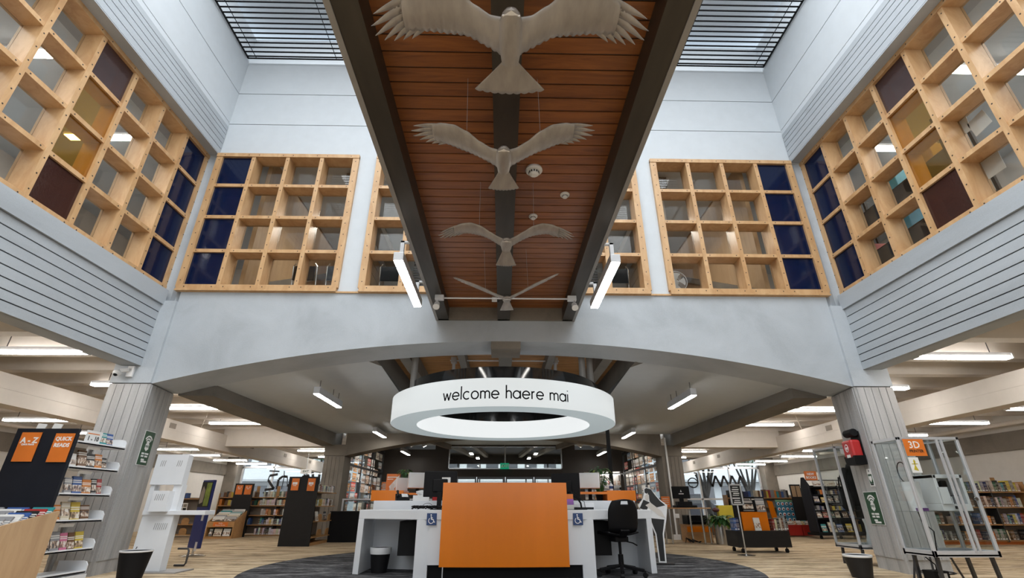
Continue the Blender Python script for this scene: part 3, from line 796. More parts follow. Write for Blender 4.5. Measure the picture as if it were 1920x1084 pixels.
bird('smallest, farthest hanging metal bird with wings raised edge-on in a steep V', (.045,5.12,3.03), .24, .24,.0,.0,.085,.45, skew=-.05)

# ---------- ring lamps, chairs and clutter glimpsed upstairs
for x, y, nm in ((-2.95,8.3,'left'),(3.05,8.3,'right')):
    t = thing('round_ceiling_light', 'round ring ceiling lamp glimpsed through the end window %s of the bridge' % nm, 'ceiling light', (x,y,5.95))
    obj('housing', MB().lathe([(.30,.79),(.30,.05),(.34,.03),(.34,0),(.20,0)], 32), M['whiteplast'], t, smooth=True)
    obj('lit_ring', MB().lathe([(.30,-.002),(.28,-.022),(.22,-.022),(.20,-.002)], 32), M['ledlamp'], t)
def folding_chair(x, y, rz, label):
    t = thing('folding_chair', label, 'chair', (x,y,3.8), rz, 'chairs in the upstairs room')
    for q in (-.21,.21):
        obj('leg', MB().tube([(q,-.22,.0),(q,.02,.45),(q,.10,.90),(q*.8,.11,.95)], .012, 8), M['steel'], t)
        obj('leg', MB().tube([(q,.24,.0),(q,-.14,.47)], .011, 8), M['steel'], t)
    obj('seat', MB().box(-.2,.2,-.18,.2,.45,.48), M['blackmat'], t, bevel=.01)
    obj('backrest', MB().box(-.19,.19,.085,.115,.62,.90), M['blackmat'], t, bevel=.01)
for k, (x, y, nm) in enumerate(((-3.55,7.75,'second from the right pane of the left end window'),(-2.95,7.75,'right pane of the left end window'),(-2.0,7.75,'lowest pane left of the bridge'),(2.05,7.75,'lowest pane right of the bridge'))):
    folding_chair(x, y, PI, 'dark metal framed chair upstairs, '+nm)
t = thing('pedestal_fan', 'white pedestal fan upstairs behind the right end window', 'fan', (3.18,7.85,3.8))
obj('base', MB().lathe([(.2,0),(.19,.03),(.03,.05)], 24), M['whiteplast'], t, smooth=True); obj('pole', MB().tube([(0,0,.04),(0,0,.62)], .018, 10), M['whiteplast'], t)
mb = MB()
for k in range(36): a = 2*PI*k/36; mb.bar((.03*math.cos(a),-.07,.75+.03*math.sin(a)),(.2*math.cos(a),-.03,.75+.2*math.sin(a)),.003,.003)
mb.tube([(.2*math.cos(2*PI*k/32),-.03,.75+.2*math.sin(2*PI*k/32)) for k in range(33)], .006, 6, False); obj('guard', mb, M['whiteplast'], t)
mb = MB()
for k in range(4):
    a = PI/2*k; mb.grid(lambda u, v: ((.03+.14*u)*math.cos(a+(v-.5)*1.1*(.5+.5*u)), -.03+.03*(v-.5), .75+(.03+.14*u)*math.sin(a+(v-.5)*1.1*(.5+.5*u))), 6, 6)
obj('blades', mb, M['whiteplast'], t); obj('motor', MB().sphere((0,.03,.75),.06,8), M['whiteplast'], t, smooth=True)
for k, (y, z, w, h, c, nm, kind) in enumerate(((6.10,4.573,.32,.34,(.10,.42,.62),'light blue box on the lower shelf of the upstairs rack, right side window','box'),(6.03,5.283,.25,.42,(.12,.5,.68),'light blue box on the upper shelf of the upstairs rack, right side window','box'),
      (5.42,5.283,.36,.28,(.62,.48,.06),'yellow box behind the amber pane of the right side window','box'),(6.93,4.573,.18,.25,(.62,.12,.12),'red tub upstairs in the lowest clear pane near the right corner','tub'))):
    o = obj('storage_'+kind, MB().box(-.2,.2,-w/2,w/2,0,h), M['paint'], bevel=.015, color=c); o.location = (6.3, y, z); tag(o, nm, kind)
t = thing('storage_rack', 'dark storage rack upstairs carrying coloured boxes behind the right side window', 'rack', (6.1,5.4,3.8))
for z in (.2,.77,1.48): obj('shelf', MB().box(-.05,.45,-.4,1.68,z-.02,z), M['charcoal'], t)
for y in (-.38,1.66):
    for x in (-.03,.43): obj('post', MB().box(x-.02,x+.02,y-.02,y+.02,0,2.0), M['charcoal'], t)
for k, (y, z, w, h, rz) in enumerate(((4.47,5.13,.20,.25,.1),(4.27,5.0,.22,.22,-.15),(4.40,4.52,.32,.42,.0))):
    o = obj('paper_sheet', MB().box(-.003,.003,-w/2,w/2,-h/2,h/2), M['paper']); o.location = (XC+5.665,y,z); o.rotation_euler = (rz,0,0)
    tag(o, ('white sheet taped inside the right side window, upper left of the pair','white sheet taped inside the right side window, upper right of the pair','largest white sheet taped inside the lowest row of the right side window')[k], 'paper')
for s, nm in ((-1,'left'),(1,'right')):
    for k, (d, y) in enumerate(((7.1,4.9),(7.1,3.0),(7.1,6.6),(8.6,3.9))):
        t = thing('strip_light', 'lit strip lamp upstairs behind the %s side window, %s' % (nm, ('middle one','nearest one','one by the corner','one deeper in the room')[k]), 'ceiling light', (X(s,d),y,6.66))
        obj('housing', MB().box(-.62,.62,-.08,.08,0,.09), M['whitemetal'], t); obj('diffuser', MB().box(-.6,.6,-.07,.07,-.012,.004), M['ledlamp'], t)
# ================================================================== SERVICE DESK
def tilt(ax, a): return Matrix.Rotation(a, 3, ax)
desk = thing('service_desk', 'large white curved library desk under the lit ring', 'desk', (0,0,0))
F = [(-1.90,7.06),(-1.06,6.64),(-.86,6.55),(.96,6.55),(1.16,6.64),(2.02,7.06)]
Bk = [(2.02,7.62),(1.16,7.46),(-1.06,7.46),(-1.90,7.62)]
obj('worktop', MB().prism(F+Bk, .635, .745), M['whitelam'], desk, bevel=.006)
for s, nm in ((-1,'l'),(1,'r')):                                 # end panels, inner panels
    x = -1.90 if s < 0 else 2.02
    P = [(x,7.06),(x-s*.085,7.06-.045*1),(x-s*.085,7.72),(x,7.76)]
    if s > 0: P = P[::-1]
    obj('end_panel', MB().prism(P, 0, .636), M['whitelam'], desk, bevel=.004)
    a = -1.06 if s < 0 else 1.16
    P = [(a,6.64),(a-s*.03,6.64),(a-s*.03,7.46),(a,7.46)]
    obj('inner_panel', MB().prism(P if s < 0 else P[::-1], 0, .636), M['whitelam'], desk, bevel=.004)
mb = MB(); mb.box(-1.05,-.89,6.60,7.4,0,.636); mb.box(.99,1.15,6.60,7.4,0,.636); mb.box(-.89,.99,6.56,7.4,.147,.636)
obj('front_block', mb, M['whitelam'], desk)
obj('plinth', MB().box(-.885,.985,6.66,7.3,0,.146), M['blackmat'], desk)
obj('modesty_panel', MB().prism([(-1.88,7.66),(-1.0,7.47),(1.1,7.47),(2.0,7.66),(2.0,7.72),(1.1,7.53),(-1.0,7.53),(-1.88,7.72)], .0, .636), M['whitelam'], desk)
obj('back_counter', MB().prism([(-1.90,7.77),(-1.0,7.55),(1.1,7.55),(2.0,7.77),(2.05,9.0),(-1.95,9.0)], .0, .862), M['whitelam'], desk, bevel=.005)
for s, nm in ((-1,'left'),(1,'right')):
    mb = MB().box(-.27,.0,0,.42,0,.40) if s < 0 else MB().box(0,.27,0,.42,0,.40)
    o = obj('pedestal_unit', mb, M['blackmat'], bevel=.004); o.location = (-1.065 if s < 0 else 1.165, 6.98, .21)
    o.parent = desk
n = 20; mb = MB()
def op(u, v): return (.04+.77*(2*u-1), 6.46+.035*(2*u-1)**2, .134+.924*v)

mb = MB().grid(lambda u, v: (.775*(2*u-1), -.02+.03*(2*u-1)**2, .926*v), 20, 2)
pan = obj('front_panel', mb, M['orange'], desk, solid=.03); pan.location = (.04,6.48,.134); pan['label'] = 'big glossy orange panel'
obj('edge_strip', MB().box(-.735,-.725,-.012,.012,-.133,.0), M['alu'], pan)
for x in (-.6,.6): obj('standoff', MB().box(x-.03,x+.03,.015,.075,.3,.36), M['alu'], pan)
# access signs
def pict(mb):
    def st(P, w):
        for a, b in zip(P[:-1], P[1:]): mb.bar((a[0],-.0022,a[1]),(b[0],-.0022,b[1]), w, .002, (0,1,0))
    mb.mat(1)
    st([(-.008,.036),(-.003,-.002)], .011); st([(-.006,.016),(.014,.016)], .008); st([(-.003,-.002),(.019,-.002),(.03,-.034),(.042,-.030)], .011)
    st([(-.006+.031*math.cos(math.radians(a)), -.016+.031*math.sin(math.radians(a))) for a in range(125,345,12)], .008)
    mb.lathe([(.0085,-.001),(.0085,.001)], 14); 
    for i in range(len(mb.v)-28, len(mb.v)): x,y,z = mb.v[i]; mb.v[i] = (x-.009, z-.0022, y+.048)
    return mb
for s, nm in ((-1,'left'),(1,'right')):
    mb = MB().box(-.061,.061,0,.003,-.067,.067); pict(mb)
    o = obj('access_sign', mb, [M['signblue'], M['inkwhite']]); o.location = (-.855 if s < 0 else .955, 6.545, .64)
    o.location = (-.862 if s < 0 else .952, 6.54, .643); o['label'] = 'blue wheelchair symbol sign on the desk, %s of the orange panel' % nm; o['category'] = 'sign'
# office chair
t = thing('office_chair', 'black plastic swivel chair tucked under the right of the white desk', 'chair', (1.50,6.78,0), .25)
mb = MB()
def shell(u, v):
    x = (u-.5)*2; zz = v; w = .205*(1-.28*max(0,(zz-.55)/.45)**2.2-.10*max(0,(.3-zz)/.3))
    return (w*x, -.17-.06*zz+.05*zz*zz*0+.055*x*x+ (.10*max(0,(.18-zz)/.18)**2), .47+.40*zz - .02*x*x*max(0,(zz-.7)/.3))
G = 20
b0 = len(mb.v)
for i in range(G+1):
    for j in range(G+1): mb.v.append(shell(i/G, j/G))
for i in range(G):
    for j in range(G):
        u, v = (i+.5)/G, (j+.5)/G
        if abs(u-.5) < .16-.05*(.93-v)/.1*0 and .86 < v < .95: continue
        q = i*(G+1)+j; mb.f.append([q, q+G+1, q+G+2, q+1]); mb.m.append(0)
obj('backrest', mb, M['black'], t, smooth=True, solid=.014)
mb = MB().grid(lambda u, v: ((u-.5)*.42*(1-.15*v*v), -.13+.42*v, .462+.03*(2*u-1)**2-.05*max(0,(v-.75)/.25)**2), 14, 14)
obj('seat', mb, M['black'], t, smooth=True, solid=.02)
obj('back_bracket', MB().bar((0,-.18,.52),(0,-.05,.42),.12,.03), M['black'], t, bevel=.008)
obj('tilt_box', MB().box(-.09,.09,-.08,.12,.38,.44), M['blackmat'], t, bevel=.01)
obj('gas_lift', MB().tube([(0,0,.10),(0,0,.24)], .032, 16).tube([(0,0,.24),(0,0,.39)], .018, 12), M['black'], t, smooth=True)
obj('lever', MB().tube([(.06,.02,.39),(.2,.03,.36),(.26,.03,.33)], .008, 6), M['blackmat'], t)
for k in range(5):
    a = 2*PI*k/5+.5; c, s_ = math.cos(a), math.sin(a)
    obj('base_arm', MB().bar((.02*c,.02*s_,.115),(.28*c,.28*s_,.075),.045,.035), M['black'], t, bevel=.006)
    cs = obj('castor', MB().tube([(.29*c-.02*s_,.29*s_+.02*c,.03),(.29*c+.02*s_,.29*s_-.02*c,.03)], .03, 14).tube([(.29*c,.29*s_,.03),(.29*c,.29*s_,.075)], .01, 6), M['blackmat'], t)
# waste bins
def bin_(label, loc, r0, r1, h, m, rim):
    t = thing('waste_bin', label, 'bin', loc)
    obj('body', MB().lathe([(r0,0),(r1,h),(r1-.008,h),(r0-.008,.01)], 28), M[m], t, smooth=True)
    if rim: obj('liner', MB().lathe([(r1*.985,h-rim),(r1+.004,h-rim*.6),(r1+.004,h+.006),(r1-.006,h+.008),(r1-.012,h-.05)], 28, cap=False), M['whiteplast'], t, smooth=True)
bin_('black bin with pale liner under the left wing of the desk', (-1.60,7.22,0), .10,.135,.285, 'blackmat', .07)
bin_('black bin on the floor at the foot of the left pillar', (-4.40,6.62,0), .125,.17,.30, 'blackmat', .012)
bin_('brown bin with grey liner at the foot of the right pillar', (4.40,6.62,0), .11,.155,.24, 'charcoal', .02)
# screens
def monitor(label, loc, rz, w, h, back=True, body='black', tiltx=0, sticker=False, scr='ink'):
    t = thing('monitor', label, 'monitor', loc, rz)
    Rm = tilt('X', tiltx)
    z = .16+h/2
    mb = MB().cbox((0,0,z),(w,.035,h),Rm); obj('casing', mb, M[body], t, bevel=.008)
    mb = MB().cbox(Vector((0,0,z))+Rm@Vector((0,.0185,0)),(w-.03,.003,h-.03),Rm); obj('screen', mb, M[scr], t)
    obj('hump', MB().cbox(Vector((0,0,z))+Rm@Vector((0,-.03,-.02)),(w*.45,.035,h*.5),Rm), M[body], t, bevel=.012)
    obj('stand', MB().bar((0,-.035,.012),(0,-.035,z),.06,.02), M[body], t); obj('foot', MB().box(-.11,.11,-.12,.07,0,.012), M[body], t, bevel=.004)
    if sticker: obj('sticker', MB().cbox(Vector((.08,-.0195,z+.03)),(.12,.002,.11),Rm), M['paper'], t)
    return t
monitor('black monitor seen from behind on the left of the orange panel', (-.86,7.22,.745), 0, .46,.335, sticker=True)
monitor('black monitor seen from behind on the right of the orange panel', (.90,7.22,.745), -.25, .40,.31)
def pos(label, loc, rz):
    t = thing('touch_terminal', label, 'terminal', loc, rz)
    Rm = tilt('X', -.12)
    obj('casing', MB().cbox((0,0,.31),(.33,.09,.24),Rm), M['whiteplast'], t, bevel=.01)
    obj('screen', MB().cbox((0,-.047,.315),(.28,.003,.19),Rm), M['paper'], t)
    obj('stand', MB().tube([(0,.03,.0),(0,.03,.22)], .03, 12), M['black'], t); obj('foot', MB().lathe([(.11,0),(.1,.015),(.03,.02)], 20), M['black'], t)
pos('white touch terminal with pale screen on the left of the back counter', (-1.38,8.5,.862), .35)
pos('white touch terminal with pale screen on the right of the back counter', (1.46,8.5,.862), -.2)
t = thing('display_screen', 'narrow white screen beside the left white terminal', 'screen', (-1.66,8.62,.862), .6)
obj('casing', MB().box(-.10,.10,0,.05,.15,.36), M['whiteplast'], t, bevel=.006); obj('stand', MB().box(-.03,.03,.01,.04,0,.15), M['black'], t); obj('receipt_printer', MB().box(-.06,.06,-.06,.08,0,.1), M['black'], t, bevel=.01)
# orange shelf boxes on the back counter
for s, nm in ((-1,'left'),(1,'right')):
    t = thing('orange_shelf_box', 'orange box shelf standing on the back counter, %s side' % nm, 'shelf box', (1.9*s+.05,8.25,.862))
    x0, x1 = (-.22,.29) if s < 0 else (-.26,.20)
    obj('block', MB().box(x0,x1,0,.45,0,.155), M['orange'], t, bevel=.003)
    if s > 0: obj('shelf', MB().box(-.95,x0,.0,.40,.10,.135), M['orange'], t); obj('inner', MB().box(-.95,-.93,0,.40,0,.10), M['orange'], t)
    else: obj('shelf', MB().box(x1,x1+.75,.05,.40,.09,.12), M['orange'], t); obj('inner', MB().box(x1+.73,x1+.75,.05,.40,0,.09), M['orange'], t)
# phone, tissue box, cables, scanner, leaflets, bottle
t = thing('desk_phone', 'black telephone with handset at the left end of the back counter', 'telephone', (-1.50,7.88,.862), .3)
obj('body', MB().prism([(-.09,0),(.09,0),(.09,.10),(-.09,.03)], -.1,.1,'x'), M['black'], t, bevel=.006); obj('handset', MB().tube([(-.07,.09,.13),(-.075,.02,.12),(-.07,-.08,.06)], [.022,.014,.022], 10), M['black'], t, smooth=True); obj('keypad', MB().cbox((.03,-.01,.075),(.09,.12,.006),tilt('X',.37)), M['whiteplast'], t)
t = thing('tissue_box', 'white tissue box with a tissue pulled up beside the left monitor', 'tissue box', (-1.22,7.9,.862), .1)
obj('carton', MB().box(-.12,.12,-.06,.06,0,.075), M['paper'], t); obj('tissue', MB().grid(lambda u, v: ((u-.5)*.12*(1+.5*v)+.01*math.sin(9*v), .02*math.sin(8*u+4*v), .075+.075*v*(1-.5*abs(u-.5))), 8, 6), M['inkwhite'], t, solid=.003)
t = thing('pen_pot', 'pot of pens and scissors beside the white tissue box', 'pen pot', (-1.02,7.95,.862))
obj('cup', MB().lathe([(.035,0),(.04,.09),(.036,.09),(.03,.01)], 16), M['red'], t, smooth=True)
for k in range(6): obj('pen', MB().tube([(.012*math.cos(k),.012*math.sin(k),.02),(.035*math.cos(k*1.1),.035*math.sin(k*1.1),.16)], .004, 6), M['ink' if k % 2 else 'orange'], t)
t = thing('cable_bundle', 'heap of black cables on the desk left of the orange panel', 'cables', (-1.0,6.93,.745))
for q in range(5): obj('cable', MB().tube([(-.18+.4*i/14, .05*math.sin(i*.9+q*1.3), .012+.035*abs(math.sin(i*.7+q))) for i in range(15)], .008, 6), M['black'], t, smooth=True)
obj('loop', MB().tube([(.02+.07*math.cos(a/9*PI), 0, .03+.05*math.sin(a/9*PI)) for a in range(10)], .003, 5), M['black'], t)
t = thing('barcode_scanner', 'black barcode scanner on a curved stand right of the orange panel', 'scanner', (1.02,7.0,.745), .2)
obj('stand', MB().tube([(.06,0,0),(.05,0,.08),(.0,0,.15),(-.06,0,.19)], .012, 8), M['black'], t, smooth=True); obj('base', MB().box(-.08,.12,-.06,.06,0,.02), M['black'], t, bevel=.006)
obj('head', MB().bar((-.10,0,.21),(.05,0,.12),.06,.045), M['black'], t, bevel=.012); obj('cord', MB().tube([(.05,0,.12),(.10,.0,.10),(.11,0,.03),(.10,.03,.0)], .004, 6), M['black'], t)
t = thing('cash_drawer', 'pale low box behind the barcode scanner', 'box', (1.12,7.22,.745)); obj('case', MB().box(-.15,.15,-.1,.1,0,.085), M['whitelam'], t, bevel=.004); obj('drawer_front', MB().box(-.14,.14,-.104,-.1,.005,.03), M['blackmat'], t)
t = thing('leaflet_holder', 'clear holder of orange and purple leaflets beside the orange panel', 'leaflet holder', (.90,6.80,.745), .15)
obj('holder', MB().box(-.055,.055,.0,.05,0,.006).box(-.055,.055,-.006,0,0,.1).box(-.055,.055,.045,.05,0,.2), M['glass'], t)
for k, (c, h) in enumerate((((.75,.22,.05),.19),((.32,.12,.45),.13),((.8,.75,.7),.06))): obj('leaflet', MB().box(-.05,.05,.008+.01*(2-k),.014+.01*(2-k),.006,h), M['paint'], t, color=c)
t = thing('sanitiser_bottle', 'white pump bottle on the right orange shelf box', 'bottle', (1.80,8.42,1.017))
obj('bottle', MB().lathe([(.03,0),(.032,.01),(.032,.085),(.014,.105),(.012,.115)], 18), M['whiteplast'], t, smooth=True); obj('pump', MB().tube([(0,0,.11),(0,0,.145),(-.03,0,.143)], .006, 8), M['whiteplast'], t); obj('print', MB().lathe([(.0325,.03),(.0325,.07)], 18, cap=False), M['signblue'], t)
def foliage(n, r, h, leaf, w, seed, arch=.5, z0=0):
    q = random.Random(seed); mb = MB()
    for i in range(n):
        a = q.random()*2*PI; rr = r*(.35+.65*q.random()); hh = h*(.45+.55*q.random()); L = leaf*(.7+.6*q.random()); p0 = Vector((rr*.25*math.cos(a), rr*.25*math.sin(a), z0))
        mid = Vector((rr*.7*math.cos(a), rr*.7*math.sin(a), z0+hh)); end = mid+Vector((L*math.cos(a), L*math.sin(a), -arch*L*q.random()*1.6+.1*L)); sd = Vector((-math.sin(a), math.cos(a), .3*(q.random()-.5)))
        mb.mat(0); mb.tube([p0, (p0+mid)*.5+Vector((0,0,.1*hh)), mid], .003, 4, False); mb.mat(1 if q.random() < .25 else 0)
        def f(u, v): 
            c = mid.lerp(end, u)+Vector((0,0,.18*L*math.sin(PI*u))); return c+sd*(w*(v-.5)*2*math.sin(PI*min(1,.08+.92*u))**.7)
        mb.grid(f, 6, 2)
    return mb
t = thing('potted_plant', 'small leafy plant behind the white terminal on the right', 'plant', (1.66,8.68,.862))
obj('pot', MB().lathe([(.06,0),(.085,.13),(.075,.13),(.07,.11)], 20), M['charcoal'], t, smooth=True); obj('foliage', foliage(70,.20,.42,.11,.022,3,z0=.11), [M['leaf'],M['leafy']], t)
t = thing('potted_plant', 'small dark plant beside the orange poster on the left counter', 'plant', (-1.66,8.86,.862))
obj('pot', MB().lathe([(.06,0),(.08,.16),(.07,.16),(.065,.14)], 20), M['taupe'], t, smooth=True); obj('foliage', foliage(40,.12,.36,.09,.02,5,z0=.14), [M['leaf'],M['leafy']], t)
t = thing('orange_poster', 'orange and cream poster with a figure standing on the left counter', 'poster', (-1.86,8.80,.862), 0)
obj('board', MB().box(-.115,.115,0,.01,.02,.43), M['orangesign'], t)
mb = MB(); mb.box(-.10,.10,-.002,0,.37,.385); mb.box(-.10,.0,-.002,0,.34,.35); mb.prism([(-.02,.12),(.10,.30),(.10,.41),(-.06,.23)], -.0025,-.0005,'y'); obj('print', mb, M['paper'], t)
obj('figure', MB().prism([(-.06,.03),(.04,.03),(.06,.16),(.02,.20),(.03,.26),(-.005,.285),(-.035,.26),(-.03,.20),(-.08,.14)], -.004,-.0022,'y'), M['cream'], t); obj('foot', MB().box(-.1,.1,-.03,.05,0,.02), M['charcoal'], t)
mb = MB().box(-.22,.22,-.01,0,-.165,.165); mb.mat(1)
for z, w in ((.09,.16),(.03,.20),(-.03,.14),(-.09,.18)): mb.box(-w/2,w/2,-.013,-.01,z-.015,z+.015)
for e in (-1,1): mb.bar((e*.17,-.012,-.03),(e*.12,-.012,-.10),.003,.03,(0,0,1))
for a, b, c, d in ((-.215,.215,.155,.163),(-.215,.215,-.163,-.155),(-.218,-.21,-.16,.16),(.21,.218,-.16,.16)): mb.box(a,b,-.013,-.01,c,d)
o = obj('wall_sign', mb, [M['orangesign'], M['paper']]); o.location = (-4.62+.0,18.48,1.40); tag(o, 'orange sign with white border on the dark back wall', 'sign'); o.location = (-4.2,18.49,1.40)
struct('pillar_post', MB().box(1.93,1.99,9.08,9.14,0,2.6), M['blackmat'])
# low black counter and glass rail left of the desk
t = thing('low_counter', 'low black counter behind the left end of the desk', 'counter', (-3.25,13.0,0))
obj('body', MB().box(-.88,1.1,-.2,.35,0,.65), M['blackmat'], t); obj('top', MB().box(-.90,1.12,-.22,.37,.65,.67), M['charcoal'], t)
t = thing('glass_screen', 'glass balustrade with metal rail behind the low black counter', 'screen', (-3.3,13.48,0))
obj('glass', MB().box(-.8,1.5,-.004,.004,.05,.92), M['glass'], t); obj('rail', MB().box(-.8,1.5,-.025,.025,.92,.955), M['alu'], t)
for x in (-.78,.7,1.48): obj('post', MB().box(x-.02,x+.02,-.02,.02,0,.92), M['alu'], t)
# standing figure board at the right end of the desk
t = thing('figure_board', 'white-edged cut-out board of a dark haired figure by the right desk end', 'display board', (2.38,8.1,0), -.3)
ol = [(-.20,.72),(-.24,.80),(-.16,.90),(-.13,.98),(-.14,1.03),(-.09,1.06),(-.02,1.04),(.04,.95),(.10,.88),(.20,.80),(.16,.60),(.10,.40),(.09,.02),(-.02,.02),(-.03,.40),(-.12,.66)]
obj('board', MB().prism(ol, 0,.012,'y'), M['inkwhite'], t)
obj('dark_hair', MB().prism([(-.12,.98),(-.12,1.03),(-.09,1.05),(-.02,1.03),(.03,.95),(.10,.86),(.17,.80),(.0,.76),(-.06,.86),(-.06,.95)], -.003,0,'y'), M['ink'], t)
obj('dark_trousers', MB().prism([(-.08,.62),(.13,.60),(.08,.40),(.07,.04),(.0,.04),(-.01,.40)],-.003,0,'y'), M['ink'], t)
obj('arm', MB().prism([(-.13,.80),(-.05,.84),(.10,.72),(.15,.62),(.05,.66)], -.005,-.003,'y'), M['cream'], t); obj('dark_print', MB().prism([(-.22,.76),(-.15,.88),(-.06,.84),(-.12,.72)], -.004,-.001,'y'), M['ink'], t)
obj('face', MB().prism([(-.125,.93),(-.075,.98),(-.06,.90),(-.09,.86),(-.12,.88)], -.005,-.003,'y'), M['cream'], t); obj('foot', MB().box(-.1,.2,-.1,.12,0,.02), M['charcoal'], t)
# ================================================================== BOOKS
PAL = [('black',(.02,.02,.022)),('white',(.72,.71,.68)),('cream',(.62,.54,.40)),('red',(.36,.03,.03)),('blue',(.04,.10,.30)),('dark green',(.03,.12,.07)),('orange',(.60,.20,.03)),
       ('brown',(.15,.07,.03)),('grey',(.28,.28,.29)),('yellow',(.62,.46,.06)),('teal',(.03,.26,.28)),('purple',(.18,.06,.24)),('pink',(.58,.16,.28)),('navy',(.015,.025,.09))]
WT = [0,0,0,1,2,2,3,4,5,6,7,7,7,8,8,8,9,10,13,13]
def nth(k): return ('%d' % k) + ('th' if 10 < k % 100 < 14 else {1:'st',2:'nd',3:'rd'}.get(k % 10,'th'))
def spine_mesh():
    mb = MB().box(0,1,0,.02,0,1).box(0,.08,.0,1,0,1).box(.92,1,0,1,0,1); mb.mat(1).box(.08,.92,.02,.97,.02,.975); mb.mat(2).box(.15,.85,-.004,0,.06,.16)
    o = obj('book', mb, [M['book'],M['pages'],M['paper']]); return o
def face_mesh():
    mb = MB().box(0,1,0,.06,0,1).box(0,1,.94,1,0,1).box(0,.03,0,1,0,1); mb.mat(1).box(.03,.97,.06,.94,.012,.988)
    return obj('book', mb, [M['cover'],M['pages']])
SP, FC = spine_mesh(), face_mesh(); used = {'s':0,'f':0}; nb = [0]
def place(kind, p, rz, scale, tiltv, name, col, label, group, cat='book'):
    src = SP if kind == 's' else FC
    o = src if used[kind] == 0 else src.copy()
    if used[kind]: COL.objects.link(o)
    used[kind] += 1; nb[0] += 1
    o.location = p; o.rotation_mode = 'XYZ'; o.rotation_euler = (tiltv[0], tiltv[1], rz); o.scale = scale; o.color = (*col, 1)
    tag(o, label, cat, group); return o
def spines(p0, rz, length, hmax, where, group, rnd, tmin=.022, tmax=.05, gap=.12, depth=.17, white=0):
    """spine-out books along local +x from p0"""
    x = 0.01; k = 0; d = Vector((math.cos(rz), math.sin(rz), 0))
    while True:
        t = rnd.uniform(tmin, tmax); h = hmax*rnd.uniform(.72,1)
        if rnd.random() < gap: x += rnd.uniform(.05,.2)
        if x+t > length: break
        k += 1; nm, c = PAL[1 if rnd.random() < white else rnd.choice(WT)]
        lean = rnd.choice([0,0,0,0,.10]) if k % 7 == 0 else 0
        where = where.replace('on the ','').replace('in the ','')
        sz = 'thick' if t > (tmin+tmax)/2 else 'slim'
        place('s', Vector(p0)+d*x, rz, (t,depth,h), (0,lean,0), 'book', [q*rnd.uniform(.8,1.15) for q in c], '%s %s book, %s from left, %s' % (sz, nm, nth(k), where), group)
        x += t+.0015+ (lean*h*1.02 if lean else 0)
def faces(p0, rz, items, where, group, lean=.22, cols=None):
    d = Vector((math.cos(rz), math.sin(rz), 0))
    for k, (x, w, h, ci) in enumerate(items):
        nm, c = PAL[ci]
        place('f', Vector(p0)+d*x, rz, (w,.018,h), (-lean,0,0), 'book', c, '%s face-out book, %s from left, %s' % (nm, nth(k+1), where.replace('on the ','').replace('in the ','')), group)

def bookcase(name, label, loc, rz, L, D, zs, H, side, shelf, ends=True, uprights=0, back=True):
    t = thing(name, label, 'bookcase', loc, rz)
    for z in zs: obj('shelf', MB().box(0.01,L-.01,0,D,z-.025,z), shelf, t)
    if ends:
        for x in (0,L): obj('side_panel', MB().box(x-.012,x+.012,-.01,D+.01,0,H), side, t)
    for k in range(1, uprights+1):
        x = L*k/(uprights+1); obj('upright', MB().box(x-.012,x+.012,.0,D,.05,H-.08), M['darksteel'], t)
    if back: obj('back_panel', MB().box(0,L,D-.012,D,0.05,H-.1), M['taupe'], t)
    return t
def bookend(p, rz, label, m='oakshelf', w=.13, h=.15):
    o = obj('bookend', MB().prism([(0,0),(w,0),(w,h*.6),(w*.86,h*.88),(w*.6,h),(w*.4,h),(w*.12,h*.88),(0,h*.6)],0,.02,'y'), M[m]); o.location = p; o.rotation_euler = (0,0,rz); tag(o, label, 'book end')
rb = random.Random(11)
MATS = [plain('cloth_%s' % n.replace(' ','_'), c, .55) for n, c in PAL]
STUFF = MB()
def stuff_spines(p0, rz, length, hmax, rnd, tmin=.04, tmax=.08, gap=.15, depth=.16):
    x = .01; d = Vector((math.cos(rz), math.sin(rz), 0)); Rz = Matrix.Rotation(rz,3,'Z')
    while True:
        t = rnd.uniform(tmin, tmax); h = hmax*rnd.uniform(.72,1)
        if rnd.random() < gap: x += rnd.uniform(.05,.2)
        if x+t > length: break
        STUFF.mat(rnd.choice(WT)); STUFF.cbox(Vector(p0)+d*(x+t/2)+Rz@Vector((0,depth/2,0))+Vector((0,0,h/2)), (t,depth,h), Rz); x += t+.002
# right hand bookcase behind the glass cabinet
zs = [.09,.41,.765,1.09]
bookcase('bookcase', 'long timber bookcase full of books by the right wall', (9.75,11.8,0), -.03, 2.40, .30, zs, 1.30, M['oakshelf'], M['oakshelf'], uprights=2)
obj_k = obj('kick_board', MB().box(.02,2.38,.05,.27,0,.06), M['orangesign']); obj_k.parent = bpy.data.objects['bookcase']
for nm, z in zip(('lowest shelf','third shelf down','second shelf down','top shelf'), zs):
    spines((9.78,11.80-.0,z), -.03, 2.3, .245 if z > .5 else .225, 'on the %s of the right wall bookcase' % nm, 'books on the %s of the right wall bookcase' % nm, rb, .045,.085, .16)
for k, x in enumerate((.55,1.05,1.9)): 
    o = obj('shelf_sign', MB().box(0,.10,0,.015,0,.13), M['oakshelf']); o.location = (9.75+x,11.95,1.34); tag(o, 'small timber sign block on top of the right wall bookcase, %s from left' % nth(k+1), 'sign')
    o.location.z = 1.09; o.scale.z = 2.4
# bookcase glimpsed through the far glass cabinet
bookcase('bookcase', 'timber bookcase glimpsed through the far glass cabinet', (9.55,14.0,0), 0, 1.15, .28, [.12,.45,.78,1.08], 1.25, M['oakshelf'], M['oakshelf'])
for nm, z in zip(('lowest','third','second','top'), [.12,.45,.78,1.08]): stuff_spines((9.57,14.0,z), 0, 1.1, .22, rb, .045,.085,.2)
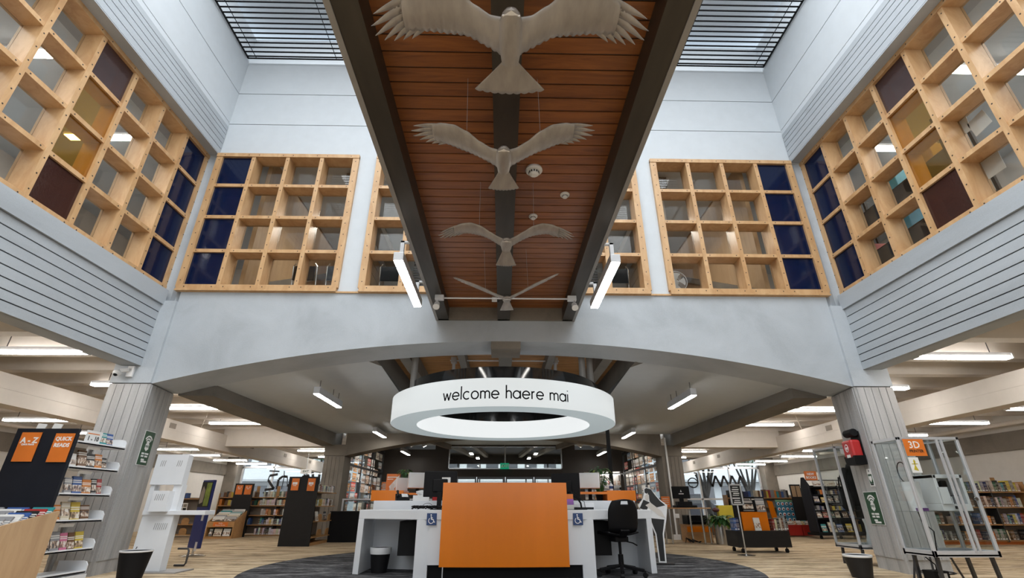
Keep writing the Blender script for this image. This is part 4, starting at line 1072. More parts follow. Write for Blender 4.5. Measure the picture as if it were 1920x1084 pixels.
# back left bookcases
zs = [.03,.29,.54,.80,1.02]
bookcase('bookcase', 'long timber bookcase of pale cased books along the back left', (-8.35,15.5,0), .02, 2.55, .28, zs, 1.12, M['oakshelf'], M['oakshelf'], uprights=2)
for nm, z in zip(('lowest','fourth','third','second','top'), zs): spines((-7.15,15.52,z), .02, 1.3, .185, 'on the %s shelf of the long back left bookcase' % nm, 'books on the %s shelf, back left bookcase' % nm, rb, .042,.075,.2, white=.55)
for nm, z in zip(('lowest','fourth','third','second','top'), zs): stuff_spines((-8.33,15.5,z), .02, 1.1, .175, rb, .05,.09,.35) if z > .2 else None
for k, (x, z) in enumerate(((-8.1,1.02),(-7.55,1.02),(-7.2,.80),(-6.9,.54))): bookend((x,15.51+.02*(x+8.35),z), .02, 'orange timber book end on the long back left bookcase, %s from left' % nth(k+1))
for k, x in enumerate((-8.0,-7.35,-6.75,-6.2)):
    o = obj('shelf_sign', MB().box(0,.09,0,.015,0,.30), M['oakshelf']); o.location = (x,15.62,1.02); tag(o, 'small tan sign standing on the back left bookcase, %s from left' % nth(k+1), 'sign')
bookcase('bookcase', 'low brown timber bookcase with solid side panel beyond the white kiosk', (-9.75,15.0,0), .05, 1.25, .30, [.06,.32,.62,.98], 1.1, M['oakshelf'], M['oakshelf'])
for nm, z in zip(('lowest','third','second','top'), [.06,.32,.62,.98]): stuff_spines((-9.7,15.0,z), .05, .75 if z > .5 else .4, .17, rb, .05,.09,.3)
bookend((-9.0,15.05,.32), .05, 'rounded orange book end in the low brown bookcase, upper','oakshelf',.2,.16); bookend((-9.0,15.05,.06), .05, 'rounded orange book end in the low brown bookcase, lower','oakshelf',.2,.16)
t = thing('framed_picture', 'white framed group of pictures on the low brown bookcase', 'picture', (-9.3,15.04,.62)); obj('frame', MB().box(0,.36,0,.015,0,.24), M['paper'], t)
for k in range(6): obj('photo', MB().box(.03+.11*(k % 3),.12+.11*(k % 3),-.003,0,.03+.1*(k//3),.11+.1*(k//3)), M['taupe' if k % 2 else 'charcoal'], t)

# ---------- near left: shelving with A-Z end panel, browser bin
def orange_sign(root, x, z, w, h, y, lines, sizes):
    mb = MB().box(x-w/2-.008,x+w/2+.008,y-.006,y,z-.008,z+h+.008); obj('sign_holder', mb, M['glass'], root)
    mb = MB().box(x-w/2,x+w/2,y-.012,y-.007,z,z+h); zz = z+h
    for q in range(4): mb.mat(0)
    for (tx, sz, bo) in zip(lines, sizes[0], sizes[1]):
        zz -= sz*1.05
        if tx[0] == '#':                                       # print too small to read
            mb.mat(1); xx = x-.5*sum(float(q) for q in tx[1:].split(','))-.004
            for q in tx[1:].split(','): mb.box(xx,xx+float(q)-.004,y-.0135,y-.012,zz-sz*.25,zz+sz*.25); xx += float(q)
        else: put_text(mb, tx, sz, (x,y-.0130,zz), mat=1, bold=bo)
        zz -= sz*.15
    return obj('sign', mb, [M['orangesign'],M['inkwhite']], root)
t = thing('shelving_unit', 'white metal shelving with dark end panel signed A-Z and QUICK READS by the left pillar', 'shelving', (-5.225,5.75,0))
obj('end_panel', MB().box(-.345,.345,0,.04,0,1.605), M['navyboard'], t)
orange_sign(t, -.152, 1.245, .222, .315, -.001, ['A - Z','Quick Reads'], ((.085,.028),(.003,.001)))
orange_sign(t, .228, 1.24, .215, .31, -.001, ['QUICK','READS'], ((.058,.058),(.002,.002)))
LS = [.10,.335,.64,.915,1.20,1.47]
for z in LS:
    mb = MB().box(-.02,.345,.05,.80,z-.02,z).box(.33,.345,.05,.80,z-.02,z+.012)
    obj('shelf', mb, M['whitemetal'], t, bevel=.003)
    P = [(a,z+b) for a, b in ((0,-.02),(.345,-.02),(.345,.06),(.32,.095),(.28,.105),(0,.105))]
    mb = MB().prism(P, .795, .81, 'y'); obj('shelf_end', mb, M['whitemetal'], t)
for y in (.1,.74): obj('upright', MB().box(-.05,-.02,y-.02,y+.02,0,1.6), M['greystrip'], t)
obj('foot', MB().box(-.3,.36,.05,.81,0,.07), M['whitemetal'], t)
FB = {5:[(.435,.10,.155,10),(.54,.10,.155,4)],
      4:[(.10,.09,.15,1),(.22,.12,.20,7),(.345,.12,.17,0),(.47,.11,.175,6),(.585,.07,.14,0)],
      3:[(.16,.10,.18,8),(.27,.13,.20,4),(.41,.13,.17,6),(.55,.075,.185,0),(.63,.075,.185,3)],
      2:[(.14,.09,.17,6),(.24,.12,.205,2),(.37,.13,.20,9),(.51,.13,.17,7)],
      1:[(.14,.09,.17,0),(.24,.12,.205,8),(.365,.10,.185,12),(.475,.09,.185,7),(.575,.12,.19,9)]}
nmz = {5:'top shelf',4:'second shelf',3:'third shelf',2:'fourth shelf',1:'fifth shelf'}
for k, it in FB.items():
    faces((-5.225+.30,5.75,LS[k]), PI/2, [(a,b,c,d) for a,b,c,d in it], 'on the %s of the white shelving' % nmz[k], 'face-out books on the white shelving, '+nmz[k], lean=.25)
for k in (4,3,2,1):
    o = obj('label_strip', MB().box(0,.004,0,.2,0,.035), M['paper']); o.location = (-4.935,6.0,LS[k+1]-.06); o.rotation_euler = (0,.3,0); o.parent = t; o.location = (.30,.25,LS[k+1]-.062)
t = thing('notice_cards', 'white card lettered 1 to 10 standing on the top white shelf', 'notice', (-4.94,5.95,1.47), PI/2)
mb = MB().box(0,.24,0,.004,0,.15); put_text(mb, '1', .07, (.05,-.001,.06), mat=1, bold=.002); put_text(mb, 'to', .03, (.10,-.001,.05), mat=1); put_text(mb, '10', .07, (.17,-.001,.06), mat=1, bold=.002); mb.mat(2).box(.02,.20,-.001,0,.11,.12); obj('card', mb, [M['paper'],M['ink'],M['orangesign']], t)
for k, (x, z) in enumerate(((-5.38,1.605),(-5.2,1.605))):
    o = obj('card', MB().prism([(0,0),(.10,0),(.11,.05),(.01,.06)],0,.01,'y'), M['paper']); o.location = (x,5.76,z); tag(o, ('white card lying on top of the dark A-Z panel, left one','white patterned card on top of the dark A-Z panel, right one')[k], 'card')
# browser bin
t = thing('browser_bin', 'light timber browser bin of cased discs in front of the A-Z panel', 'browser bin', (-5.15,5.3,0))
for x in (-.40,.40): obj('side_panel', MB().prism([(-.75,0),(.42,0),(.42,.745),(-.75,.50)], x-.012, x+.012, 'x'), M['oak'], t)
obj('back_panel', MB().box(-.39,.39,.40,.42,0,.73), M['oak'], t); obj('front_panel', MB().box(-.39,.39,-.75,-.73,0,.48), M['oak'], t); obj('base', MB().prism([(-.73,.36),(.40,.54),(.40,.56),(-.73,.38)],-.39,.39,'x'), M['charcoal'], t)
k = 0
for col, x in enumerate((-.30,-.03,.235)):
    for r in range(8):
        y = -.28+.085*r+.01*rb.random(); nm, c = PAL[[8,1,4,0,3,10,2,8][(r+col*3) % 8]]; k += 1
        o = obj('disc_case', MB().box(-.115,.115,-.008,.008,0,.19), M['cover'], color=c); o.location = (-5.15+x,5.3+y,.50+.19*(y+.28)+.0); o.rotation_euler = (-.55,0,.04*rb.uniform(-1,1))
        tag(o, '%s case leaning in the light timber browser bin, %s column, %s from the front' % (nm, ('left','middle','right')[col], nth(r+1)), 'disc case', 'cases in the near browser bin')

# ---------- kiosk, banner, black end panel shelving, audio browser bin
t = thing('self_service_kiosk', 'tall white self-service kiosk with vents behind the left pillar', 'kiosk', (-4.66,7.25,0))
obj('base_plate', MB().box(-.25,.48,-.12,.30,0,.015), M['greystrip'], t)
mb = MB().box(-.22,.20,0,.14,.015,.68); mb.mat(1)
for k in range(7): mb.bar((-.02+.026*k,-.003,.50),(-.012+.026*k,-.003,.58),.006,.006,(0,1,0))
obj('lower_cabinet', mb, [M['whitemetal'],M['greystrip']], t, bevel=.004)
mb = MB().box(-.25,.19,0,.12,1.06,1.46); mb.mat(1)
for k in range(3):
    for x0 in (-.17,.06): mb.bar((x0+.026*k,-.003,1.30),(x0+.008+.026*k,-.003,1.38),.006,.006,(0,1,0))
obj('upper_cabinet', mb, [M['whitemetal'],M['greystrip']], t, bevel=.004)
obj('spine', MB().box(.08,.2,.02,.13,.68,1.06), M['whitemetal'], t); obj('spine', MB().box(-.24,-.18,.02,.13,.68,1.06), M['whitemetal'], t)
mb = MB().box(-.10,.12,-.10,.05,.72,.98); mb.mat(1)
for k in range(5): mb.bar((-.05+.026*k,-.103,.86),(-.042+.026*k,-.103,.94),.006,.006,(0,1,0))
obj('device_box', mb, [M['whitemetal'],M['greystrip']], t, bevel=.004)
obj('tray', MB().box(-.22,.62,-.02,.24,.68,.735), M['whitemetal'], t, bevel=.004); obj('power_cable', MB().tube([(-.2,-.05,.02),(-.21,-.06,.12),(-.18,-.04,.2),(-.17,0,.3)],.005,6), M['black'], t)
t = thing('floor_hoop', 'dark bent tube hoop on the floor beside the white kiosk', 'hoop', (-4.53,7.9,0)); obj('hoop', MB().tube([(-.14,0,.02),(0,0,.02),(.02,0,.05),(.02,0,.20),(0,0,.23),(-.14,0,.23)], .014, 8), M['darksteel'], t, smooth=True)
t = thing('banner_stand', 'slim navy display stand with a picture panel on a chrome foot', 'display stand', (-5.35,9.5,0), -.55)
obj('panel', MB().box(-.17,.17,-.025,.025,.12,1.22), M['blue'], t, bevel=.004); obj('picture', MB().box(-.165,.16,-.031,-.025,.77,1.19), M['charcoal'], t)
obj('lime_strip', MB().box(.0,.15,-.034,-.031,.79,1.17), M['leafy'], t); obj('face_print', MB().prism([(-.13,.82),(-.03,.85),(-.02,1.05),(-.10,1.12),(-.15,1.0)],-.034,-.031,'y'), M['taupe'], t)
mb = MB()
for a in (0,1.57,3.14,4.71): mb.bar((0,0,.02),(.24*math.cos(a+.4),.24*math.sin(a+.4),.008),.05,.012)
mb.tube([(0,0,.0),(0,0,.14)],.02,10); obj('foot', mb, M['steel'], t)
for z in (.62,.15): obj('latch', MB().box(.06,.12,-.03,-.025,z-.07,z+.07), M['alu'], t)
t = thing('shelving_unit', 'shelving with tall black end panel and two orange signs left of the desk', 'shelving', (-4.43,11.55,0))
obj('end_panel', MB().box(-.33,.33,0,.04,0,1.385), M['charcoal'], t)
orange_sign(t, -.175, 1.10, .165, .25, -.001, ['#.05,.06','#.02,.02,.03'], ((.10,.028),(.001,0))); orange_sign(t, .18, 1.09, .165, .26, -.001, ['#.06,.05','#.025,.03'], ((.10,.028),(.001,.001)))
zs = [.05,.17,.48,.79,1.08]
for z in zs[1:]: obj('shelf', MB().box(-.02,.335,.05,1.35,z-.02,z), M['oakshelf'], t)
obj('plinth', MB().box(-.3,.30,.05,1.3,0,.06), M['oakshelf'], t); obj('spine', MB().box(-.05,-.02,.04,1.35,0,1.2), M['taupe'], t)
for nm, z in (('top',1.08),('second',.79)): spines((-4.43+.31,11.62,z), PI/2, 1.2, .16, 'on the %s shelf beside the black end panel' % nm, 'books beside the black end panel, %s shelf' % nm, rb, .045,.08,.15, depth=.15, white=.4)
faces((-4.43+.32,11.6,.48), PI/2, [(.2,.15,.2,1),(.75,.13,.19,0)], 'on the third shelf beside the black end panel', 'face-out books beside the black end panel')
for k, (y, z) in enumerate(((.35,.48),(1.05,.48),(.45,.17),(1.0,.17))): bookend((-4.43+.30,11.6+y,z), PI/2, 'rounded orange timber book end beside the black end panel, %s' % ('upper near','upper far','lower near','lower far')[k], 'oakshelf', .26, .14)
t = thing('browser_bin', 'orange-brown browser bin signed Audio Picture Books at the back left', 'browser bin', (-7.45,14.25,0), .03)
for x in (-.34,.34): obj('side_panel', MB().prism([(-.05,0),(.55,0),(.55,.66),(-.05,.40)], x-.012, x+.012, 'x'), M['oakshelf'], t)
mb = MB().box(-.33,.33,-.05,-.03,.27,.41); obj('front_panel', mb, M['oakshelf'], t)
mb = MB().box(-.19,.19,-.056,-.05,.29,.39); put_text(mb, 'Audio', .045, (0,-.0575,.365), mat=1); put_text(mb, 'Picture Books', .045, (0,-.0575,.318), mat=1); obj('sign', mb, [M['orangesign'],M['inkwhite']], t)
obj('base', MB().box(-.33,.33,-.05,.5,.04,.06).box(-.33,.33,-.05,-.03,0,.06), M['oakshelf'], t); obj('back_panel', MB().box(-.33,.33,.3,.32,.06,.5), M['charcoal'], t); obj('inner_shelf', MB().prism([(-.03,.36),(.53,.60),(.53,.62),(-.03,.38)],-.33,.33,'x'), M['charcoal'], t)
for col in range(2):
    for r in range(6):
        nm, c = PAL[[1,8,2,1,10,8][(r+col) % 6]]; o = obj('disc_case', MB().box(-.15,.15,-.008,.008,0,.16), M['cover'], color=c); o.location = (-7.61+.32*col,14.30+.075*r,.38+.035*r); o.rotation_euler = (-.5,0,.03)
        tag(o, '%s case in the Audio Picture Books bin, %s column, %s from the front' % (nm, ('left','right')[col], nth(r+1)), 'disc case', 'cases in the Audio Picture Books bin')
faces((-7.75,14.24,.06), .03, [(.02,.08,.19,0),(.14,.20,.18,2),(.38,.18,.18,1)], 'in the lower bay of the Audio Picture Books bin', 'books in the lower bay of the browser bin')
t = thing('end_panel_board', 'charcoal board with two small orange signs behind the Audio Picture Books bin', 'sign board', (-7.38,14.95,0))
obj('board', MB().box(-.29,.24,0,.04,0,1.37), M['charcoal'], t); orange_sign(t, -.15, 1.08, .19, .25, -.001, ['A - I','#.03,.04'], ((.055,.03),(.001,0))); orange_sign(t, .10, 1.08, .19, .25, -.001, ['A - Z','#.03,.04'], ((.055,.03),(.001,0)))

# ---------- pillar signs, camera, defibrillator
def pillar_frame(s, t, z, off=.004):
    p = (X(s, 5.12+.13*t), 6.88+.72*t, z); d = Vector((s*.13,.72,0)).normalized(); n = Vector((-s*.72,.13*1,0)).normalized()
    if n.x*s > 0: n = -n
    rightv = d if s < 0 else -d
    return Vector(p)+n*off, rightv, n
for s, nm in ((-1,'left'),(1,'right')):
    o, r, n = pillar_frame(s, .50, 1.545 if s < 0 else .765, .016)
    t = thing('wifi_sign', 'green wireless internet sign on the inner face of the %s pillar' % nm, 'sign')
    w, h = (.14,.225) if s < 0 else (.17,.205)
    def box(mb, x0, x1, z0, z1, e0, e1):
        c = [o+r*x+n*e+Vector((0,0,z)) for e in (e0,e1) for x, z in ((x0,z0),(x1,z0),(x1,z1),(x0,z1))]
        return mb.add(c, [(0,1,2,3),(7,6,5,4),(0,4,5,1),(1,5,6,2),(2,6,7,3),(3,7,4,0)])
    mb = box(MB(), -w-.008, w+.008, -h-.008, h+.008, 0, .004); obj('border', mb, M['paper'], t)
    mb = box(MB(), -w, w, -h, h, .004, .006); obj('plate', mb, M['green'], t)
    mb = MB(); c0 = .045
    for R_ in (.045,.08,.115):
        P = [(R_*math.cos(math.radians(a)), c0+R_*math.sin(math.radians(a))) for a in range(38,143,8)]
        for a, b in zip(P[:-1],P[1:]):
            q0, q1 = o+r*a[0]+n*.007+Vector((0,0,a[1])), o+r*b[0]+n*.007+Vector((0,0,b[1])); mb.bar(q0, q1, .003, .020, (0,0,1))
    ck = [(0.062*math.cos(math.radians(60*k+30)), .02+.062*math.sin(math.radians(60*k+30))) for k in range(6)]
    pts = [o+r*a+n*.008+Vector((0,0,b)) for a, b in ck]; mb.add(pts, [tuple(range(6))])
    for k, (x0,x1,z) in enumerate(((-.09,-.02,-.075),(.0,.10,-.075),(-.09,-.02,-.11),(.01,.09,-.11),(-.06,.02,-.155),(-.05,.10,-.18))): box(mb, x0, x1, z-.011, z+.011, .006, .009)
    obj('symbol', mb, M['inkwhite'], t)
    mb = MB(); put_text(mb, 'WiFi', .05, o+n*.0095+Vector((0,0,.022)), r, (0,0,1)); obj('lettering', mb, M['green'], t)
t = thing('security_camera', 'white dome security camera under the ledge at the left pier', 'security camera', (-5.39,6.83,2.55))
obj('plate', MB().box(-.03,.06,.0,.03,-.07,.09), M['whiteplast'], t, bevel=.003); obj('arm', MB().bar((0,0,.03),(-.08,-.06,.0),.05,.05), M['whiteplast'], t, bevel=.01); obj('dome', MB().sphere((-.10,-.07,-.03),.055,8,(1,1,.8)), M['whiteplast'], t, smooth=True); obj('lens', MB().sphere((-.10,-.09,-.055),.03,6), M['black'], t, smooth=True)
o, r, n = pillar_frame(1, .42, 1.53, .02)
t = thing('defibrillator', 'red defibrillator case in a black wall bracket on the right pillar', 'defibrillator', o, math.atan2(-n.x, n.y)+PI)
obj('bracket', MB().box(-.13,.13,-.012,0,-.20,.26).tube([(-.12,-.06,.24),(.12,-.06,.24)],.055,14), M['blackmat'], t, bevel=.006)
obj('cradle', MB().prism([(-.13,-.20),(.13,-.20),(.16,-.08),(-.16,-.08)],-.16,-.012,'y'), M['blackmat'], t)
c = obj('case', MB().box(-.14,.14,-.16,-.02,-.13,.14), M['red'], t, bevel=.03)
mb = MB()
for a in range(0,360,24): mb.bar((.045*math.cos(math.radians(a)),-.162,.03+.05*math.sin(math.radians(a))),(.045*math.cos(math.radians(a+24)),-.162,.03+.05*math.sin(math.radians(a+24))),.003,.010,(0,0,1))
mb.prism([(-.025,.03),(0,.0),(.025,.03),(.012,.045),(0,.038),(-.012,.045)],-.164,-.161,'y'); mb.box(-.05,.05,-.163,-.16,-.10,-.06); obj('emblem', mb, M['inkwhite'], t)
o, r, n = pillar_frame(1, .30, 1.155, .016)
t = thing('defibrillator_sign', 'small white and green heart sign below the red case', 'sign', o, math.atan2(-n.x, n.y)+PI)
obj('plate', MB().box(-.06,.06,-.004,0,-.115,.115), M['paper'], t); mb = MB().box(-.047,.047,-.006,-.004,-.075,.045); obj('green_field', mb, M['green'], t)
mb = MB().prism([(0,-.06),(.035,-.02),(.035,.012),(.018,.025),(0,.01),(-.018,.025),(-.035,.012),(-.035,-.02)],-.008,-.006,'y'); obj('heart', mb, M['inkwhite'], t); obj('lettering', MB().box(-.04,.04,-.006,-.004,-.090,-.078), M['ink'], t); obj('small_mark', MB().box(-.008,.008,-.006,-.004,.075,.10), M['ink'], t); obj('small_print', MB().box(-.035,.035,-.006,-.004,-.098,-.088), M['ink'], t)
# ================================================================== RIGHT SIDE
def cabinet(label, x0, x1, y0, y1, z0, z1, shelf, legs):
    t = thing('glass_cabinet', label, 'display cabinet', ((x0+x1)/2,y0,0))
    a, b, d = -(x1-x0)/2, (x1-x0)/2, y1-y0; p = .03
    for x in (a,b-p):
        for y in (0,d-p): obj('post', MB().box(x,x+p,y,y+p,z0,z1), M['alu'], t, bevel=.003)
    for nm, z, h in (('bottom_rail',z0-.02,.06),('top_rail',z1-.02,.03)):
        mb = MB().box(a,b,0,p,z,z+h).box(a,b,d-p,d,z,z+h).box(a,a+p,0,d,z,z+h).box(b-p,b,0,d,z,z+h); obj(nm, mb, M['alu'], t, bevel=.002)
    obj('floor_panel', MB().box(a,b,0,d,z0-.01,z0+.005), M['greystrip'], t); obj('roof_panel', MB().box(a+p,b-p,p,d-p,z1-.012,z1-.006), M['glass'], t)
    m = (a+b)/2+.10
    for x in (m-.02,m+.03): obj('sliding_door_stile', MB().box(x,x+.025,-.004,.012,z0+.03,z1-.02), M['alu'], t)
    for nm, c in (('front_pane',(a+p,b-p,.012,.017)),('back_pane',(a+p,b-p,d-.02,d-.015)),('side_pane',(a+.012,a+.017,p,d-p)),('side_pane',(b-.017,b-.012,p,d-p))): obj(nm, MB().box(*c,z0+.04,z1-.02), M['glass'], t)
    if shelf: obj('shelf', MB().box(a+p,b-p,p,d-p,shelf,shelf+.008), M['glass'], t)
    obj('lock', MB().tube([(b-.05,-.012,(z0+z1)/2-.05),(b-.05,.005,(z0+z1)/2-.05)],.018,12), M['steel'], t)
    for x in (a+.06,b-.06):
        for y in (.06,d-.06): obj('leg', MB().bar((x,y,z0-.02),(x+(.02 if legs else 0)*(1 if x > 0 else -1),y,0),.03,.03), M['darksteel'], t)
    return t
cabinet('aluminium glass cabinet holding the white 3D printer at the right edge', 4.47, 5.17, 5.50, 5.92, .33, 1.495, .735, 1)
cabinet('aluminium glass cabinet behind the right pillar with dark clothing inside', 5.17, 5.95, 7.66, 8.22, .24, 1.63, None, 1)
t = thing('stool', 'dark metal stool under the glass cabinet with the 3D printer', 'stool', (5.0,6.2,0))
for x in (-.15,.15):
    for y in (-.14,.14): obj('leg', MB().tube([(x*1.15,y*1.15,0),(x*.8,y*.8,.26),(x*.5,y*.8,.29)],.011,8), M['darksteel'], t, smooth=True)
obj('ring', MB().tube([(.17*math.cos(a*PI/8),.16*math.sin(a*PI/8),.1) for a in range(17)],.008,6,False), M['darksteel'], t); obj('seat', MB().lathe([(.15,.29),(.15,.305)],20), M['blackmat'], t)
t = thing('power_unit', 'black power box with a small label under the glass cabinet', 'power supply', (4.62,5.75,0)); obj('box', MB().box(-.08,.08,-.08,.08,0,.17), M['blackmat'], t, bevel=.006); obj('label_plate', MB().box(-.04,.05,-.083,-.08,.08,.15), M['creamw'], t); obj('cable', MB().tube([(.02,0,.17),(.04,.02,.22),(-.02,.05,.29)],.006,6), M['black'], t)
t = thing('three_d_printer', 'white box-framed 3D printer on the glass shelf of the near cabinet', '3D printer', (4.96,5.58,.743))
W_, D_, H_ = .165, .28, .37
obj('base', MB().box(-W_,W_,0,D_,0,.07), M['whiteplast'], t, bevel=.006)
mb = MB()
for x in (-W_,W_-.035): mb.box(x,x+.035,0,D_,.07,H_)
mb.box(-W_,W_,0,D_,H_-.04,H_).box(-W_,W_,D_-.015,D_,.07,H_); obj('frame', mb, M['whiteplast'], t, bevel=.006)
obj('build_plate', MB().box(-.11,.11,.05,.22,.15,.158), M['black'], t); obj('gantry', MB().tube([(-.13,.1,.30),(.13,.1,.30)],.005,8).tube([(-.10,.02,.30),(-.10,.24,.30)],.005,8), M['steel'], t); obj('print_head', MB().box(-.03,.03,.07,.13,.24,.31), M['black'], t, bevel=.005)
obj('control_screen', MB().box(-.03,.03,-.003,0,.02,.05), M['black'], t); obj('side_door', MB().box(-.155,-.06,-.02,-.005,.07,.24), M['whiteplast'], t); obj('bed_post', MB().tube([(.05,.1,.07),(.05,.1,.15)],.012,8), M['steel'], t)
t = thing('filament_spool', 'white spool bag and looped dark filament tube left of the 3D printer', 'filament', (4.63,5.72,.743))
obj('bag', MB().grid(lambda u, v: (.09*math.cos(2*PI*u)*(1-.1*v)+.01*math.sin(17*u+5*v), .07*math.sin(2*PI*u), .30*v), 24, 8), M['whiteplast'], t, smooth=True); obj('tube', MB().tube([(.06*math.cos(a*PI/9)-.04, .0, .40+.11*math.sin(a*PI/9)) for a in range(-1,13)]+[(-.06,.0,.30)],.006,6), M['black'], t, smooth=True); obj('clips', MB().box(-.07,.05,-.08,-.04,0,.03), M['paint'], t, color=(.16,.06,.22))
t = thing('orange_tool', 'small orange plastic figure standing on the floor of the 3D printer cabinet', 'figure', (4.58,5.62,.335)); obj('body', MB().lathe([(.018,0),(.008,.02),(.006,.07),(.014,.09),(.006,.10)],12), M['orange'], t, smooth=True)
obj_c = thing('power_cable', 'black cable hanging inside the 3D printer cabinet', 'cable', (4.75,5.8,.335)); obj('cable', MB().tube([(-.2,-.1,.006),(0,0,.006),(.05,.05,.06),(.08,.05,.2),(-.02,.05,.3),(-.03,.05,.40)],.006,6), M['black'], obj_c, smooth=True)
# signs on the cabinet
t = thing('printer_sign', 'orange sign lettered 3D PRINTER on the near glass cabinet', 'sign', (4.625,5.488,1.30))
mb = MB().box(-.115,.115,-.004,0,0,.18); put_text(mb, '3D', .105, (0,-.0045,.115), mat=1, bold=.001); put_text(mb, 'PRINTER', .042, (.005,-.0045,.05), mat=2, bold=.001); obj('card', mb, [M['orangesign'],M['inkwhite'],M['ink']], t)
t = thing('small_poster', 'small white card with a yellow drawing below the 3D PRINTER sign', 'poster', (4.565,5.488,1.125))
mb = MB().box(-.055,.055,-.003,0,0,.16); mb.mat(1).prism([(-.03,.03),(.02,.02),(.0,.08),(.012,.12),(0,.14),(-.012,.12),(-.008,.08)],-.005,-.003,'y').box(-.035,.03,-.005,-.003,.088,.096); obj('card', mb, [M['paper'],M['yellow']], t)
o = obj('small_notice', MB().box(-.05,.05,-.003,0,0,.075), M['paper']); o.location = (5.30,7.645,1.525); tag(o, 'small white notice at the top of the far glass cabinet', 'notice')
# contents of the far cabinet
t = thing('clothing_display', 'dark hooded top on a pale headed stand in the far cabinet', 'clothing', (5.62,7.98,.245))
obj('stand', MB().tube([(0,0,0),(0,0,1.2)],.012,8).lathe([(.1,0),(.09,.015)],16), M['alu'], t); obj('head', MB().sphere((0,0,1.22),.075,8,(1,1,1.25)), M['whiteplast'], t, smooth=True)
obj('garment', MB().grid(lambda u, v: ((.10+.13*min(1,(1-v)*3)-.05*(1-v)*.6)*math.cos(2*PI*u), (.07+.04*(1-v))*math.sin(2*PI*u), .55+.60*v), 24, 10), M['blackmat'], t, smooth=True, solid=.01); 
for sd in (-1,1): obj('sleeve', MB().tube([(sd*.14,0,1.08),(sd*.22,0,.95),(sd*.23,-.02,.62)],[.05,.055,.04],10), M['blackmat'], t, smooth=True)
t = thing('clothing_display', 'dark rounded bag hung low in the far cabinet', 'bag', (5.36,7.95,.70)); obj('bag', MB().grid(lambda u, v: (.13*math.sin(PI*v)**.5*math.cos(2*PI*u), .05*math.sin(PI*v)*math.sin(2*PI*u), .36*v), 20, 10), M['charcoal'], t, smooth=True); obj('strap', MB().tube([(-.08,0,.3),(-.05,0,.5),(.05,0,.5),(.08,0,.3)],.01,6), M['blackmat'], t)
t = thing('white_vase', 'white long-necked bottle on the floor of the far cabinet', 'vase', (5.48,7.85,.245)); obj('vase', MB().lathe([(.05,0),(.06,.03),(.045,.10),(.025,.18),(.022,.30),(.035,.36),(.03,.37)],20), M['whiteplast'], t, smooth=True)
t = thing('glass_ball', 'small clear glass ornament beside the white bottle in the far cabinet', 'ornament', (5.34,7.82,.245)); obj('ball', MB().sphere((0,0,.06),.06,10), M['glass'], t, smooth=True)

# ---------- display trolley and sign stand
t = thing('display_trolley', 'black display trolley with orange panel and books on castors', 'display trolley', (4.88,9.85,0))
obj('base_box', MB().box(-.49,.50,0,.50,.09,.365), M['charcoal'], t, bevel=.004)
obj('orange_board', MB().box(-.30,.20,.10,.13,.365,.685), M['orange'], t); obj('back_board', MB().box(-.33,.22,.14,.36,.365,.95), M['blackmat'], t, bevel=.004)
obj('lettering', MB().box(-.18,-.05,.137,.14,.895,.915), M['cream'], t); obj('lettering', MB().box(-.03,.10,.137,.14,.895,.915), M['cream'], t)
for x in (-.4,.42):
    for y in (.06,.44): obj('castor', MB().tube([(x-.02,y,.035),(x+.02,y,.035)],.035,14).tube([(x,y,.035),(x,y,.09)],.01,6), M['blackmat'], t)
for k, (x, z, w, h, ci, lab, rz) in enumerate(((-.10,.366,.12,.22,1,'white book with black print propped on the orange board of the trolley',.0),(-.24,.686,.22,.22,0,'black book with a dark animal cover on top of the trolley',.15),(.02,.686,.16,.24,8,'grey and white book leaning on top of the trolley',-.1))):
    place('f', (4.88+x,9.85+(.06 if k == 0 else .085),z), rz, (w,.018,h), (-.12,0,0), 'book', PAL[ci][1], lab, None)
spines((5.14,9.95,.366), .05, .34, .26, 'in the right pocket of the black display trolley', 'books in the right pocket of the trolley', rb, .03,.05,.05)
spines((4.40,9.95,.366), 0, .14, .24, 'in the left pocket of the black display trolley', 'books in the left pocket of the trolley', rb, .03,.05,.05)
t = thing('sign_stand', 'silver framed black notice on a slim pole beside the display trolley', 'sign stand', (4.28,9.38,0))
obj('foot', MB().lathe([(.15,0),(.15,.012),(.03,.02)],24), M['steel'], t, smooth=True); obj('pole', MB().tube([(0,0,.01),(0,0,.85)],.014,10), M['steel'], t)
mb = MB()
for a,b,c,d in ((-.115,.115,.80,.825),(-.115,.115,1.13,1.155),(-.115,-.09,.80,1.155),(.09,.115,.80,1.155)): mb.box(a,b,-.03,-.01,c,d)
obj('frame', mb, M['alu'], t, bevel=.004); mb = MB().box(-.09,.09,-.024,-.016,.825,1.13); mb.mat(1)
for k, z in enumerate((1.10,1.065,1.03,1.0,.965,.92,.88,.85)): mb.box(-.05-.015*(k % 3),.05+.01*(k % 2),-.0255,-.024,z-.006-.006*(k % 2),z+.006)
obj('notice', mb, [M['ink'],M['paper']], t)

